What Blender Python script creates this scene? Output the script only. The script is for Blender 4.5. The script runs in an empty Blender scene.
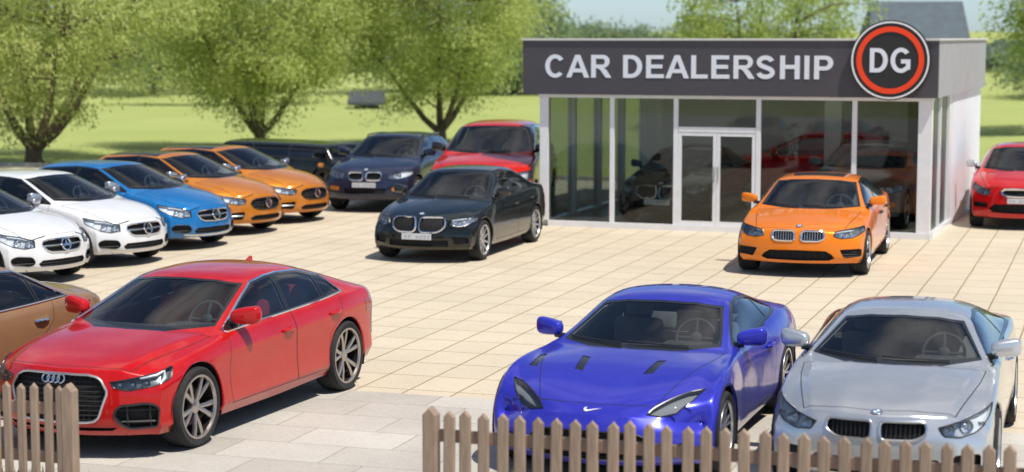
import bpy, bmesh, math, random
import numpy as np
from mathutils import Vector, Matrix, Euler
from mathutils.bvhtree import BVHTree
from mathutils.geometry import intersect_point_tri_2d
R_ = math.radians
scene = bpy.context.scene
COL = scene.collection
random.seed(7); np.random.seed(7)

# ------------------------------------------------------------------ materials
MATS = {}
def nodes_of(name):
    m = bpy.data.materials.new(name); m.use_nodes = True
    nt = m.node_tree; b = nt.nodes['Principled BSDF']
    return m, nt, b
def N(nt, t, **kw):
    n = nt.nodes.new(t)
    for k, v in kw.items(): setattr(n, k, v)
    return n
def simple(name, col, rough=.5, metal=0., coat=0., spec=.5, var=0., vscale=6., bump=0., bscale=60.):
    if name in MATS: return MATS[name]
    m, nt, b = nodes_of(name)
    b.inputs['Base Color'].default_value = (*col, 1); b.inputs['Roughness'].default_value = rough
    b.inputs['Metallic'].default_value = metal; b.inputs['Coat Weight'].default_value = coat
    b.inputs['Coat Roughness'].default_value = .04; b.inputs['Specular IOR Level'].default_value = spec
    tc = N(nt, 'ShaderNodeTexCoord')
    if var:
        no = N(nt, 'ShaderNodeTexNoise'); no.inputs['Scale'].default_value = vscale; no.inputs['Detail'].default_value = 6
        nt.links.new(tc.outputs['Object'], no.inputs['Vector'])
        cr = N(nt, 'ShaderNodeValToRGB')
        cr.color_ramp.elements[0].position = .3; cr.color_ramp.elements[1].position = .7
        cr.color_ramp.elements[0].color = (*[c * (1 - var) for c in col], 1)
        cr.color_ramp.elements[1].color = (*[min(1, c * (1 + var)) for c in col], 1)
        nt.links.new(no.outputs['Fac'], cr.inputs['Fac']); nt.links.new(cr.outputs['Color'], b.inputs['Base Color'])
    if bump:
        no = N(nt, 'ShaderNodeTexNoise'); no.inputs['Scale'].default_value = bscale; no.inputs['Detail'].default_value = 5
        nt.links.new(tc.outputs['Object'], no.inputs['Vector'])
        bp = N(nt, 'ShaderNodeBump'); bp.inputs['Strength'].default_value = bump; bp.inputs['Distance'].default_value = .01
        nt.links.new(no.outputs['Fac'], bp.inputs['Height']); nt.links.new(bp.outputs['Normal'], b.inputs['Normal'])
    MATS[name] = m
    return m
def paint(name, col, metal=.15, rough=.38, cior=1.42):
    """car lacquer: base coat with faint flake and dust, clear coat on top"""
    if name in MATS: return MATS[name]
    m, nt, b = nodes_of(name)
    tc = N(nt, 'ShaderNodeTexCoord')
    no = N(nt, 'ShaderNodeTexNoise'); no.inputs['Scale'].default_value = 3.; no.inputs['Detail'].default_value = 7; no.inputs['Roughness'].default_value = .65
    nt.links.new(tc.outputs['Object'], no.inputs['Vector'])
    cr = N(nt, 'ShaderNodeValToRGB')
    cr.color_ramp.elements[0].position = .35; cr.color_ramp.elements[1].position = .75
    cr.color_ramp.elements[0].color = (*[c * .93 for c in col], 1)
    dust = .012
    cr.color_ramp.elements[1].color = (*[min(1, c * 1.04 + dust * k) for c, k in zip(col, (1, .9, .75))], 1)
    nt.links.new(no.outputs['Fac'], cr.inputs['Fac'])
    # road dust low on the flanks
    sx = N(nt, 'ShaderNodeSeparateXYZ'); nt.links.new(tc.outputs['Object'], sx.inputs['Vector'])
    mr = N(nt, 'ShaderNodeMapRange'); mr.inputs['From Min'].default_value = .15; mr.inputs['From Max'].default_value = .5
    mr.inputs['To Min'].default_value = .16; mr.inputs['To Max'].default_value = 0
    nt.links.new(sx.outputs['Z'], mr.inputs['Value'])
    mx = N(nt, 'ShaderNodeMix', data_type='RGBA'); mx.inputs['B'].default_value = (.25, .2, .14, 1)
    nt.links.new(mr.outputs['Result'], mx.inputs['Factor']); nt.links.new(cr.outputs['Color'], mx.inputs['A'])
    nt.links.new(mx.outputs['Result'], b.inputs['Base Color'])
    b.inputs['Metallic'].default_value = metal; b.inputs['Roughness'].default_value = rough; b.inputs['Specular IOR Level'].default_value = .22; b.inputs['Specular Tint'].default_value = (*[min(1, c * 1.6 + .04) for c in col], 1)
    b.inputs['Coat Weight'].default_value = 1.; b.inputs['Coat Roughness'].default_value = .075; b.inputs['Coat IOR'].default_value = cior
    n2 = N(nt, 'ShaderNodeTexNoise'); n2.inputs['Scale'].default_value = 2.2; n2.inputs['Detail'].default_value = 2
    nt.links.new(tc.outputs['Object'], n2.inputs['Vector'])
    bp = N(nt, 'ShaderNodeBump'); bp.inputs['Strength'].default_value = .10; bp.inputs['Distance'].default_value = .03
    nt.links.new(n2.outputs['Fac'], bp.inputs['Height']); nt.links.new(bp.outputs['Normal'], b.inputs['Normal'])
    nt.links.new(bp.outputs['Normal'], b.inputs['Coat Normal'])
    MATS[name] = m
    return m
def glass(name, tint, ior=1.5, boost=1.0, rough=.0):
    """tinted pane: transparent body with Fresnel reflection"""
    if name in MATS: return MATS[name]
    m, nt, b = nodes_of(name); nt.nodes.remove(b); out = nt.nodes['Material Output']
    tr = N(nt, 'ShaderNodeBsdfTransparent'); tr.inputs['Color'].default_value = (*tint, 1)
    gl = N(nt, 'ShaderNodeBsdfGlossy'); gl.inputs['Roughness'].default_value = rough; gl.inputs['Color'].default_value = (1, 1, 1, 1)
    fr = N(nt, 'ShaderNodeFresnel'); fr.inputs['IOR'].default_value = ior
    mu = N(nt, 'ShaderNodeMath', operation='MULTIPLY'); mu.inputs[1].default_value = boost; mu.use_clamp = True
    nt.links.new(fr.outputs['Fac'], mu.inputs[0])
    mx = N(nt, 'ShaderNodeMixShader'); nt.links.new(mu.outputs[0], mx.inputs['Fac'])
    nt.links.new(tr.outputs[0], mx.inputs[1]); nt.links.new(gl.outputs[0], mx.inputs[2]); nt.links.new(mx.outputs[0], out.inputs['Surface'])
    MATS[name] = m
    return m
M_gap = simple('panel_gap', (.008, .008, .008), .8)
M_black = simple('black_trim', (.012, .012, .013), .25, coat=.5)
M_plast = simple('black_plastic', (.016, .016, .017), .55, bump=.2, bscale=200)
M_under = simple('underbody_black', (.008, .008, .008), .9)
M_chrome = simple('chrome', (.78, .79, .81), .10, metal=1)
M_satin = simple('satin_silver', (.62, .63, .65), .28, metal=.9)
M_rim = simple('alloy_rim', (.55, .56, .58), .3, metal=.85)
M_rimdk = simple('dark_alloy', (.05, .045, .042), .35, metal=.6)
M_rimbr = simple('bronze_alloy', (.44, .40, .375), .28, metal=.85)
M_disc = simple('brake_disc', (.05, .05, .05), .45, metal=.6)
M_rubber = simple('tyre_rubber', (.018, .018, .018), .85, var=.3, vscale=20)
M_int = simple('interior_dark', (.05, .05, .053), .8, var=.2)
M_int2 = simple('interior_grey', (.26, .25, .24), .8, var=.15)
M_intr = simple('interior_red', (.42, .03, .03), .7)
M_intb = simple('interior_tan', (.34, .23, .16), .75)
M_house = simple('lamp_housing', (.19, .20, .21), .3, metal=.4)
M_house3 = simple('lamp_housing_dark', (.06, .063, .068), .45, metal=.0)
M_house4 = simple('lamp_housing_grey', (.26, .27, .285), .9, metal=.0, spec=.1)
M_house2 = simple('lamp_housing_silver', (.74, .76, .79), .25, metal=.1)
M_lamp = simple('lamp_reflector', (.82, .84, .86), .12, metal=.9)
M_drl = simple('daytime_light', (.85, .88, .92), .25)
M_amber = simple('amber_lens', (.55, .20, .03), .2, coat=.6)
M_tail = simple('tail_lens', (.30, .01, .01), .15, coat=.8)
M_plate = simple('plate_white', (.55, .56, .58), .4, var=.08, vscale=30)
M_glyph = simple('plate_ink', (.40, .41, .44), .5)
M_white = simple('badge_white', (.8, .82, .84), .35)
M_bblue = simple('badge_blue', (.03, .16, .45), .35)
G_wind = glass('windshield_glass', (.72, .79, .83), 1.5, 1.05)
G_side = glass('side_glass', (.56, .64, .68), 1.5, 1.6)
G_dark = glass('privacy_glass', (.22, .26, .29), 1.5, 1.6)
G_lens = glass('lens_glass', (.85, .88, .90), 1.45, 1.2)

# ------------------------------------------------------------------ object helpers
def tag(o, label=None, cat=None, group=None, kind=None):
    if label: o['label'] = label
    if cat: o['category'] = cat
    if group: o['group'] = group
    if kind: o['kind'] = kind
    return o
def empty(name, loc=(0, 0, 0), rz=0., scale=1.):
    o = bpy.data.objects.new(name, None); COL.objects.link(o)
    o.location = loc; o.rotation_euler = (0, 0, rz); o.scale = scale if isinstance(scale, tuple) else (scale,) * 3; o.empty_display_size = .3
    return o
def mk(name, verts, faces, mats, parent=None, normals=None, smooth=False, mi=None):
    me = bpy.data.meshes.new(name); me.from_pydata([tuple(v) for v in verts], [], faces)
    if not isinstance(mats, (list, tuple)): mats = [mats]
    for m in mats: me.materials.append(m)
    if mi is not None: me.polygons.foreach_set('material_index', mi)
    if smooth or normals is not None: me.polygons.foreach_set('use_smooth', [True] * len(me.polygons))
    me.update()
    if normals is not None: me.normals_split_custom_set_from_vertices([tuple(n) for n in normals])
    o = bpy.data.objects.new(name, me); COL.objects.link(o)
    if parent: o.parent = parent
    return o
class MB:
    """collects shapes for ONE mesh"""
    def __init__(s): s.v = []; s.f = []; s.m = []
    def add(s, v, f, m=0):
        o = len(s.v); s.v += [tuple(p) for p in v]; s.f += [tuple(i + o for i in q) for q in f]; s.m += [m] * len(f)
    def box(s, x0, x1, y0, y1, z0, z1, m=0, bev=0., M=None):
        bm = bmesh.new(); bmesh.ops.create_cube(bm, size=1)
        for v in bm.verts: v.co = Vector(((x0 + x1) / 2 + v.co.x * (x1 - x0), (y0 + y1) / 2 + v.co.y * (y1 - y0), (z0 + z1) / 2 + v.co.z * (z1 - z0)))
        if bev: bmesh.ops.bevel(bm, geom=bm.edges[:], offset=bev, segments=2, profile=.6, affect='EDGES')
        s.bm(bm, m, M)
    def bm(s, bm, m=0, M=None):
        bm.verts.index_update()
        vs = [(M @ v.co) if M else v.co.copy() for v in bm.verts]
        s.add(vs, [[v.index for v in f.verts] for f in bm.faces], m); bm.free()
    def ball(s, c, r, m=0, sc=(1, 1, 1), M=None, seg=14):
        bm = bmesh.new(); bmesh.ops.create_uvsphere(bm, u_segments=seg, v_segments=seg * 2 // 3, radius=r)
        for v in bm.verts: v.co = Vector((v.co.x * sc[0] + c[0], v.co.y * sc[1] + c[1], v.co.z * sc[2] + c[2]))
        s.bm(bm, m, M)
    def tube(s, pts, r, m=0, seg=8, closed=False):
        pts = [Vector(p) for p in pts]; n = len(pts); rr = r if isinstance(r, (list, tuple)) else [r] * n
        vs = []; up = Vector((0, 0, 1)); prev = None
        for i, p in enumerate(pts):
            if closed: t = pts[(i + 1) % n] - pts[i - 1]
            else: t = pts[min(i + 1, n - 1)] - pts[max(i - 1, 0)]
            t = t.normalized() if t.length > 1e-9 else Vector((1, 0, 0))
            if prev is None: a = t.cross(up) if abs(t.z) < .9 else t.cross(Vector((1, 0, 0)))
            else: a = prev - t * prev.dot(t)
            if a.length < 1e-6: a = t.orthogonal()
            a.normalize(); prev = a; b = t.cross(a)
            for k in range(seg):
                an = 2 * math.pi * k / seg; vs.append(p + (a * math.cos(an) + b * math.sin(an)) * rr[i])
        fs = []
        for i in range(n if closed else n - 1):
            j = (i + 1) % n
            for k in range(seg): l = (k + 1) % seg; fs.append((i * seg + k, i * seg + l, j * seg + l, j * seg + k))
        if not closed: fs.append(tuple(range(seg))[::-1]); fs.append(tuple((n - 1) * seg + k for k in range(seg)))
        s.add(vs, fs, m)
    def lathe(s, prof, m=0, seg=40, M=None):
        """profile of (radius, y) turned about the local y axis"""
        vs = []; n = len(prof)
        for k in range(seg):
            a = 2 * math.pi * k / seg
            for r, y in prof: vs.append(Vector((r * math.cos(a), y, r * math.sin(a))))
        fs = []
        for k in range(seg):
            l = (k + 1) % seg
            for i in range(n - 1): fs.append((k * n + i, k * n + i + 1, l * n + i + 1, l * n + i))
        s.add([(M @ v) if M else v for v in vs], fs, m)
    def prism(s, poly, d, m=0, M=None):
        """polygon in local xy extruded by d along z"""
        n = len(poly); vs = [Vector((x, y, 0)) for x, y in poly] + [Vector((x, y, d)) for x, y in poly]
        fs = [tuple(range(n))[::-1], tuple(range(n, 2 * n))] + [(i, (i + 1) % n, n + (i + 1) % n, n + i) for i in range(n)]
        s.add([(M @ v) if M else v for v in vs], fs, m)
    def build(s, name, mats, parent=None, smooth=False):
        o = mk(name, s.v, s.f, mats, parent, smooth=smooth, mi=s.m)
        if smooth:
            o.data.set_sharp_from_angle(angle=R_(38))
        return o
def tree_copy(o, parent=None, swap=None):
    c = o.copy(); COL.objects.link(c); c.parent = parent
    if swap and c.data:
        for sl in c.material_slots:
            if sl.material in swap:
                new = swap[sl.material]; sl.link = 'OBJECT'; sl.material = new
    for ch in list(o.children): tree_copy(ch, c, swap)
    return c

# ------------------------------------------------------------------ cars
def T(tab, x):
    t = sorted(tab); return float(np.interp(x, [a for a, _ in t], [b for _, b in t]))
def lerp(a, b, t): return a + (b - a) * t

def car_shell(S, lvl):
    xn, xt = S['xn'], S['xt']; cw, hd, rh, dk = S['cowl'], S['header'], S['rhead'], S['deck']
    mid = (hd + rh) / 2; xf, xr = S['wb'] / 2, -S['wb'] / 2
    A = xn - .30
    xs = [xn, xn - .08, A, lerp(A, cw, .36), lerp(A, cw, .70), cw + .07, cw, lerp(cw, hd, .34), lerp(cw, hd, .68), hd, hd - .15,
          mid, rh + .15, rh, lerp(rh, dk, .5), dk, dk - .08]
    tail0 = xt + .26
    if tail0 < dk - .2: xs.append((dk - .08 + tail0) / 2)
    xs += [min(tail0, dk - .12), xt + .08, xt]
    n = len(xs)
    cs, hs, rs, ds = 6, 9, 13, 15
    shift = {3: .05, 4: .12, 5: .19, 6: .20, 7: .17, 8: .12, 9: .07, 10: .03, 12: -.03, 13: -.06, 14: -.09, 15: -.10, 16: -.09}
    g = [0, 0, 0, 0, 0, 0, 0, .05, .78, 1]
    frac = S.get('frac', [0, .13, .42, .76, 1]); yf = S.get('yf', [.94, .985, 1.0, .985])
    def Xf(k, q): return xn + S['fx'][min(k, 4)] - S.get('fb', .28) * abs(q) ** S.get('fp', 2.3)
    def Xr(k, q): return xt - S['rx'][min(k, 4)] + S.get('rb', .22) * abs(q) ** 2.4
    ff = S.get('ff', {0: 1, 1: .93, 2: .6, 3: .2}); rf = {n - 1: 1, n - 2: .93, n - 3: .6, n - 4: .15}
    P = []
    for s, x in enumerate(xs):
        w = T(S['w'], x); zb = T(S['zb'], x); zs = T(S['zs'], x); zc = T(S['zc'], x); y4 = w * T(S.get('y4', [(9, .955), (-9, .955)]), x)
        row = []
        for k in range(5):
            y = w * yf[k] if k < 4 else y4
            row.append(Vector((x, y, zs + frac[k] * (zb - zs))))
        cab = cs <= s <= ds
        if cab:
            zr = T(S['zr'], x); yr = T(S['yr'], x)
            y5 = y4 - S.get('inset', .055); z5 = zb + .028
            if zr < z5 + .02: zr = z5 + .01
            t = (zr - z5)
            row.append(Vector((x, max(y5, yr), z5)))
            row.append(Vector((x, lerp(max(y5, yr), yr, .5) + .02 * min(1, t / .3), lerp(z5, zr, .52))))
            row.append(Vector((x, yr, zr)))
            row.append(Vector((x, yr * .52, lerp(zc, zr, .22))))
            row.append(Vector((x, 0, zc)))
        else:
            # hood or deck: crowned between the fenders
            t = min(1, max(0, (x - cw) / (xn - cw))) if x > cw else min(1, max(0, (dk - x) / (dk - xt)))
            for k, (a, b) in zip((5, 6, 7, 8, 9), ((.93, .90), (.86, .80), (.78, .66), (.42, .36), (0, 0))):
                q = lerp(a, b, t) if k < 8 else lerp(a, b, t)
                z = zc - (zc - zb) * q ** S.get('hp', 2.4)
                if x > cw: z += S.get('dome', [0, 0, 0, 0, 0])[k - 5] * math.sin(math.pi * min(1, max(0, .15 + .85 * (1 - t)))) ** .7
                row.append(Vector((x, y4 * q, z)))
        for k in range(10):
            p = row[k]; q = p.y / max(y4 if k >= 4 else w, .01)
            if s in ff: p.x += (Xf(k, q) - xn) * ff[s]
            if s in rf: p.x += (Xr(k, q) - xt) * rf[s]
            if s in shift: p.x += shift[s] * g[k]
        P.append(row)
    V = []; F = []; cr = {}
    def vid(p): V.append(p); return len(V) - 1
    L = [[vid(p) for p in r] for r in P]
    Rr = [[(L[s][9] if k == 9 else vid(Vector((p.x, -p.y, p.z)))) for k, p in enumerate(r)] for s, r in enumerate(P)]
    for s in range(n - 1):
        for k in range(9):
            F.append((L[s][k], L[s][k + 1], L[s + 1][k + 1], L[s + 1][k])); F.append((Rr[s][k], Rr[s + 1][k], Rr[s + 1][k + 1], Rr[s][k + 1]))
    for end in (0, 1):
        s = 0 if end == 0 else n - 1; Xq = Xf if end == 0 else Xr; zs = P[s][0].z
        G = {}
        for k in range(5):
            for c in range(6):
                for sg in (1, -1):
                    if k == 4: G[k, c, sg] = (L if sg > 0 else Rr)[s][9 - c]
                    elif c == 5: G[k, c, sg] = (L if sg > 0 else Rr)[s][k]
                    elif c == 0 and sg < 0: G[k, c, sg] = G[k, c, 1]
                    else:
                        q = P[s][9 - c].y / P[s][4].y; y = P[s][k].y * q * sg
                        z = zs + frac[k] * (P[s][9 - c].z - zs)
                        G[k, c, sg] = vid(Vector((Xq(k, q), y, z)))
        for k in range(4):
            for c in range(5):
                for sg in (1, -1):
                    q = (G[k, c, sg], G[k, c + 1, sg], G[k + 1, c + 1, sg], G[k + 1, c, sg])
                    F.append(q if (sg > 0) == (end == 0) else q[::-1])
    me = bpy.data.meshes.new('cage'); me.from_pydata(V, [], F); me.update()
    for rowi, c in S.get('crease', {}).items():
        for s in range(n - 1):
            if rowi in (6, 7, 8) and s >= cs: continue
            for Q in (L, Rr): cr[tuple(sorted((Q[s][rowi], Q[s + 1][rowi])))] = c
    for k in range(4, 9):
        for Q in (L, Rr): cr[tuple(sorted((Q[0][k], Q[0][k + 1])))] = S.get('nosecrease', .25)
    at = me.attributes.new('crease_edge', 'FLOAT', 'EDGE')
    for e in me.edges:
        c = cr.get(tuple(sorted(e.vertices)))
        if c: at.data[e.index].value = c
    o = bpy.data.objects.new('cage', me); COL.objects.link(o)
    md = o.modifiers.new('s', 'SUBSURF'); md.levels = lvl; md.render_levels = lvl
    dg = bpy.context.evaluated_depsgraph_get(); dg.update()
    ev = o.evaluated_get(dg); m2 = bpy.data.meshes.new_from_object(ev)
    bpy.data.objects.remove(o); bpy.data.meshes.remove(me)
    bm = bmesh.new(); bm.from_mesh(m2); bpy.data.meshes.remove(m2)
    bmesh.ops.recalc_face_normals(bm, faces=bm.faces)
    if sum(f.normal.z * f.calc_area() for f in bm.faces if f.calc_center_median().z > 1) < 0: bmesh.ops.reverse_faces(bm, faces=bm.faces)
    bm.normal_update()
    nl = bm.verts.layers.float_vector.new('nrm'); pl = bm.faces.layers.int.new('part')
    for v in bm.verts: v[nl] = v.normal
    return bm, nl, pl

def pip(poly, x, y):
    c = False; n = len(poly); j = n - 1
    for i in range(n):
        xi, yi = poly[i]; xj, yj = poly[j]
        if (yi > y) != (yj > y) and x < (xj - xi) * (y - yi) / (yj - yi) + xi: c = not c
        j = i
    return c
def shrink(poly, d):
    n = len(poly); a = sum(poly[i][0] * poly[(i + 1) % n][1] - poly[(i + 1) % n][0] * poly[i][1] for i in range(n))
    sg = 1 if a > 0 else -1; out = []
    for i in range(n):
        p0, p1, p2 = Vector(poly[i - 1]), Vector(poly[i]), Vector(poly[(i + 1) % n])
        e1 = (p1 - p0).normalized(); e2 = (p2 - p1).normalized()
        n1 = Vector((-e1.y, e1.x)) * sg; n2 = Vector((-e2.y, e2.x)) * sg
        b = n1 + n2; L = b.length_squared
        b = b * (2 / L) if L > .4 else b * 1.5
        out.append(tuple(p1 + b * d))
    return out
def rounded(poly, r, seg=3):
    """polygon with its corners rounded"""
    n = len(poly); out = []
    for i in range(n):
        p0, p1, p2 = Vector(poly[i - 1]), Vector(poly[i]), Vector(poly[(i + 1) % n])
        a = (p0 - p1); b = (p2 - p1); ra = min(r, a.length * .45); rb = min(r, b.length * .45)
        A = p1 + a.normalized() * ra; B = p1 + b.normalized() * rb
        for k in range(seg + 1):
            t = k / seg; out.append(tuple(A * (1 - t) ** 2 + p1 * 2 * t * (1 - t) + B * t * t))
    return out

FR = {'side': (Vector((1, 0, 0)), Vector((0, 0, 1))), 'front': (Vector((0, 1, 0)), Vector((0, 0, 1))), 'top': (Vector((1, 0, 0)), Vector((0, 1, 0)))}
class Carver:
    def __init__(s, bm, nl, pl):
        s.bm, s.nl, s.pl = bm, nl, pl
        s.bvh = BVHTree.FromBMesh(bm); s.names = {0: 'body'}; s.ids = {'body': 0}
    def pid(s, name):
        if name not in s.ids: k = len(s.ids); s.ids[name] = k; s.names[k] = name
        return s.ids[name]
    def hit(s, o, d):
        h = s.bvh.ray_cast(Vector(o), Vector(d)); return (h[0], h[1]) if h[0] is not None else (None, None)
    def fpt(s, y, z):
        p, n = s.hit((6, y, z), (-1, 0, 0)); return p if p is not None else Vector((0, y, z))
    def spt(s, x, z, sg=1):
        p, n = s.hit((x, 4 * sg, z), (0, -sg, 0)); return p if p is not None else Vector((x, sg, z))
    def tpt(s, x, y):
        p, n = s.hit((x, y, 5), (0, 0, -1)); return p if p is not None else Vector((x, y, 1))
    def imprint(s, poly, frame, filt, name=None, only=None):
        Rv, Uv = frame if isinstance(frame, tuple) else FR[frame]
        bm = s.bm
        us = [p[0] for p in poly]; vs = [p[1] for p in poly]; u0, u1, v0, v1 = min(us), max(us), min(vs), max(vs)
        uv = {}
        def q(v):
            if v not in uv: uv[v] = (v.co.dot(Rv), v.co.dot(Uv))
            return uv[v]
        def bb(f):
            a = [q(v) for v in f.verts]; x = [p[0] for p in a]; y = [p[1] for p in a]
            return min(x), max(x), min(y), max(y)
        cand = set()
        for f in bm.faces:
            b = bb(f)
            if b[1] < u0 - 1e-4 or b[0] > u1 + 1e-4 or b[3] < v0 - 1e-4 or b[2] > v1 + 1e-4: continue
            if filt(f.calc_center_median(), f.normal): cand.add(f)
        n = len(poly)
        for i in range(n):
            a, b = poly[i], poly[(i + 1) % n]
            ex, ey = b[0] - a[0], b[1] - a[1]; L = math.hypot(ex, ey)
            if L < 1e-6: continue
            nx, ny = -ey / L, ex / L
            sx0, sx1, sy0, sy1 = min(a[0], b[0]) - 1e-4, max(a[0], b[0]) + 1e-4, min(a[1], b[1]) - 1e-4, max(a[1], b[1]) + 1e-4
            sel = []
            for f in cand:
                if not f.is_valid: continue
                k = bb(f)
                if k[1] < sx0 or k[0] > sx1 or k[3] < sy0 or k[2] > sy1: continue
                ds = [(q(v)[0] - a[0]) * nx + (q(v)[1] - a[1]) * ny for v in f.verts]
                if min(ds) > -1e-6 or max(ds) < 1e-6: continue
                sel.append(f)
            if not sel: continue
            geom = set(sel)
            for f in sel: geom.update(f.edges); geom.update(f.verts)
            r = bmesh.ops.bisect_plane(bm, geom=list(geom), dist=1e-6, plane_co=Rv * a[0] + Uv * a[1], plane_no=Rv * nx + Uv * ny)
            for e in r['geom']:
                if isinstance(e, bmesh.types.BMFace): cand.add(e)
            cand = {f for f in cand if f.is_valid}
        res = []
        for f in cand:
            if not f.is_valid or f.calc_area() < 1e-10: continue
            c = f.calc_center_median(); f.normal_update()
            if pip(poly, c.dot(Rv), c.dot(Uv)):
                if only is not None and f[s.pl] not in [s.ids[k] for k in only if k in s.ids]: continue
                res.append(f)
        if name is not None:
            k = s.pid(name)
            for f in res: f[s.pl] = k
        return res
    def strip(s, pts, wd, frame, filt, name='gap', only=None):
        for (a, b) in zip(pts[:-1], pts[1:]):
            e = Vector(b) - Vector(a); L = e.length; e /= L; nn = Vector((-e.y, e.x)) * wd / 2; a2 = Vector(a) - e * wd * .3; b2 = Vector(b) + e * wd * .3
            s.imprint([tuple(a2 + nn), tuple(b2 + nn), tuple(b2 - nn), tuple(a2 - nn)], frame, filt, name, only)
    def faces(s, name):
        k = s.ids.get(name); return [f for f in s.bm.faces if f[s.pl] == k] if k is not None else []
    def mesh(s, faces, off=None, noff=0.):
        idx = {}; vs = []; ns = []; fs = []
        for f in faces:
            q = []
            for v in f.verts:
                if v not in idx:
                    idx[v] = len(vs); nv = Vector(v[s.nl]).normalized(); c = v.co + nv * noff
                    if off is not None: c = c + off
                    vs.append(c); ns.append(nv)
                q.append(idx[v])
            fs.append(q)
        return vs, fs, ns
    def loops(s, faces):
        fs = set(faces); nxt = {}
        for f in fs:
            for l in f.loops:
                e = l.edge
                if sum(1 for g in e.link_faces if g in fs) == 1: nxt.setdefault(l.vert, []).append(l.link_loop_next.vert)
        out = []
        while nxt:
            st = next(iter(nxt)); lp = [st]; cur = st
            while cur in nxt:
                t = nxt[cur].pop()
                if not nxt[cur]: del nxt[cur]
                if t == st: break
                lp.append(t); cur = t
            out.append(lp)
        return sorted(out, key=len, reverse=True)
    def loop_pts(s, faces, noff=0., mind=.012):
        lp = s.loops(faces)
        if not lp: return []
        pts = []
        for v in lp[0]:
            p = v.co + Vector(v[s.nl]).normalized() * noff
            if not pts or (p - pts[-1]).length > mind: pts.append(p)
        return pts

def wheel_parts(R, wd, style, sg, rimm, seg=44):
    """meshes of one wheel; axle on y, outer face to sg*y"""
    rr = R * (.785 if style == 'twin5' else .75)
    ty = MB(); h = wd / 2
    ty.lathe([(rr, -h * .86), (rr + .012, -h * .95), (R * .93, -h), (R * .985, -h * .8), (R, -h * .45), (R - .004, -h * .43), (R - .004, -h * .39), (R, -h * .37), (R, h * .37), (R - .004, h * .39), (R - .004, h * .43), (R, h * .45), (R * .985, h * .8), (R * .93, h), (rr + .012, h * .95), (rr, h * .86)], 0, seg)
    ri = MB()
    o = h * .90 * sg
    ri.lathe([(rr + .004, o), (rr + .002, o + .008 * sg), (rr - .016, o + .006 * sg), (rr - .022, o - .012 * sg)], 0, seg)
    def spoke(a, w0, w1, r0, r1, y0, y1, th, m=0, tw=0.):
        M = Matrix.Rotation(-a, 4, 'Y')
        vs = []
        for r, w, y, t in ((r0, w0, y0, 0), (lerp(r0, r1, .55), lerp(w0, w1, .4), lerp(y0, y1, .75), tw * .5), (r1, w1, y1, tw)):
            for dz, dy in ((-w, -.006), (-w * .45, 0), (w * .45, 0), (w, -.006), (w * .8, -th), (-w * .8, -th)):
                vs.append(M @ Vector((r, (y + dy) * sg, dz + t)))
        fs = []
        for i in range(2):
            for k in range(6): l = (k + 1) % 6; fs.append((i * 6 + k, i * 6 + l, (i + 1) * 6 + l, (i + 1) * 6 + k))
        fs += [tuple(range(6)), tuple(range(12, 18))]
        ri.add(vs, fs, m)
    yo = h * .90 - .01; yc = h * .62
    if style == 'twin5':
        for k in range(5):
            a = 2 * math.pi * k / 5 + math.pi / 2
            for d in (-1, 1): spoke(a + d * .05, .016, .026, R * .13, rr - .008, yc, yo, .03, 0, d * .052)
            spoke(a, .014, .008, R * .13, rr * .62, yc - .012, yc - .01, .02, 1)
    elif style == 'multi':
        for k in range(7):
            a = 2 * math.pi * k / 7 + math.pi / 2
            for d in (-.13, .13): spoke(a + d * .3, .013, .013, R * .15, rr - .01, yc, yo, .03, 0, d * .25)
    elif style == 'star5':
        for k in range(5): spoke(2 * math.pi * k / 5 + math.pi / 2, .055, .04, R * .12, rr - .01, yc, yo, .035)
    else:
        for k in range(10): spoke(2 * math.pi * k / 10 + math.pi / 2, .022, .016, R * .13, rr - .01, yc, yo, .03)
    ri.lathe([(.0, yc * sg + .012 * sg), (.03, yc * sg + .012 * sg), (R * .17, yc * sg + .002 * sg), (R * .19, (yc - .04) * sg)], 0, 20)
    hb = MB()
    hb.lathe([(rr, -h * .8), (rr - .012, -h * .5), (rr - .014, h * .8 )], 1, seg)
    hb.lathe([(0, .0 * sg), (R * .50, .0 * sg), (R * .52, -.012 * sg), (R * .50, -.025 * sg), (0, -.025 * sg)], 0, 30)
    hb.lathe([(0, -h * .7 * sg), (rr, -h * .7 * sg)], 1, 24)
    return ty, ri, hb

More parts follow.
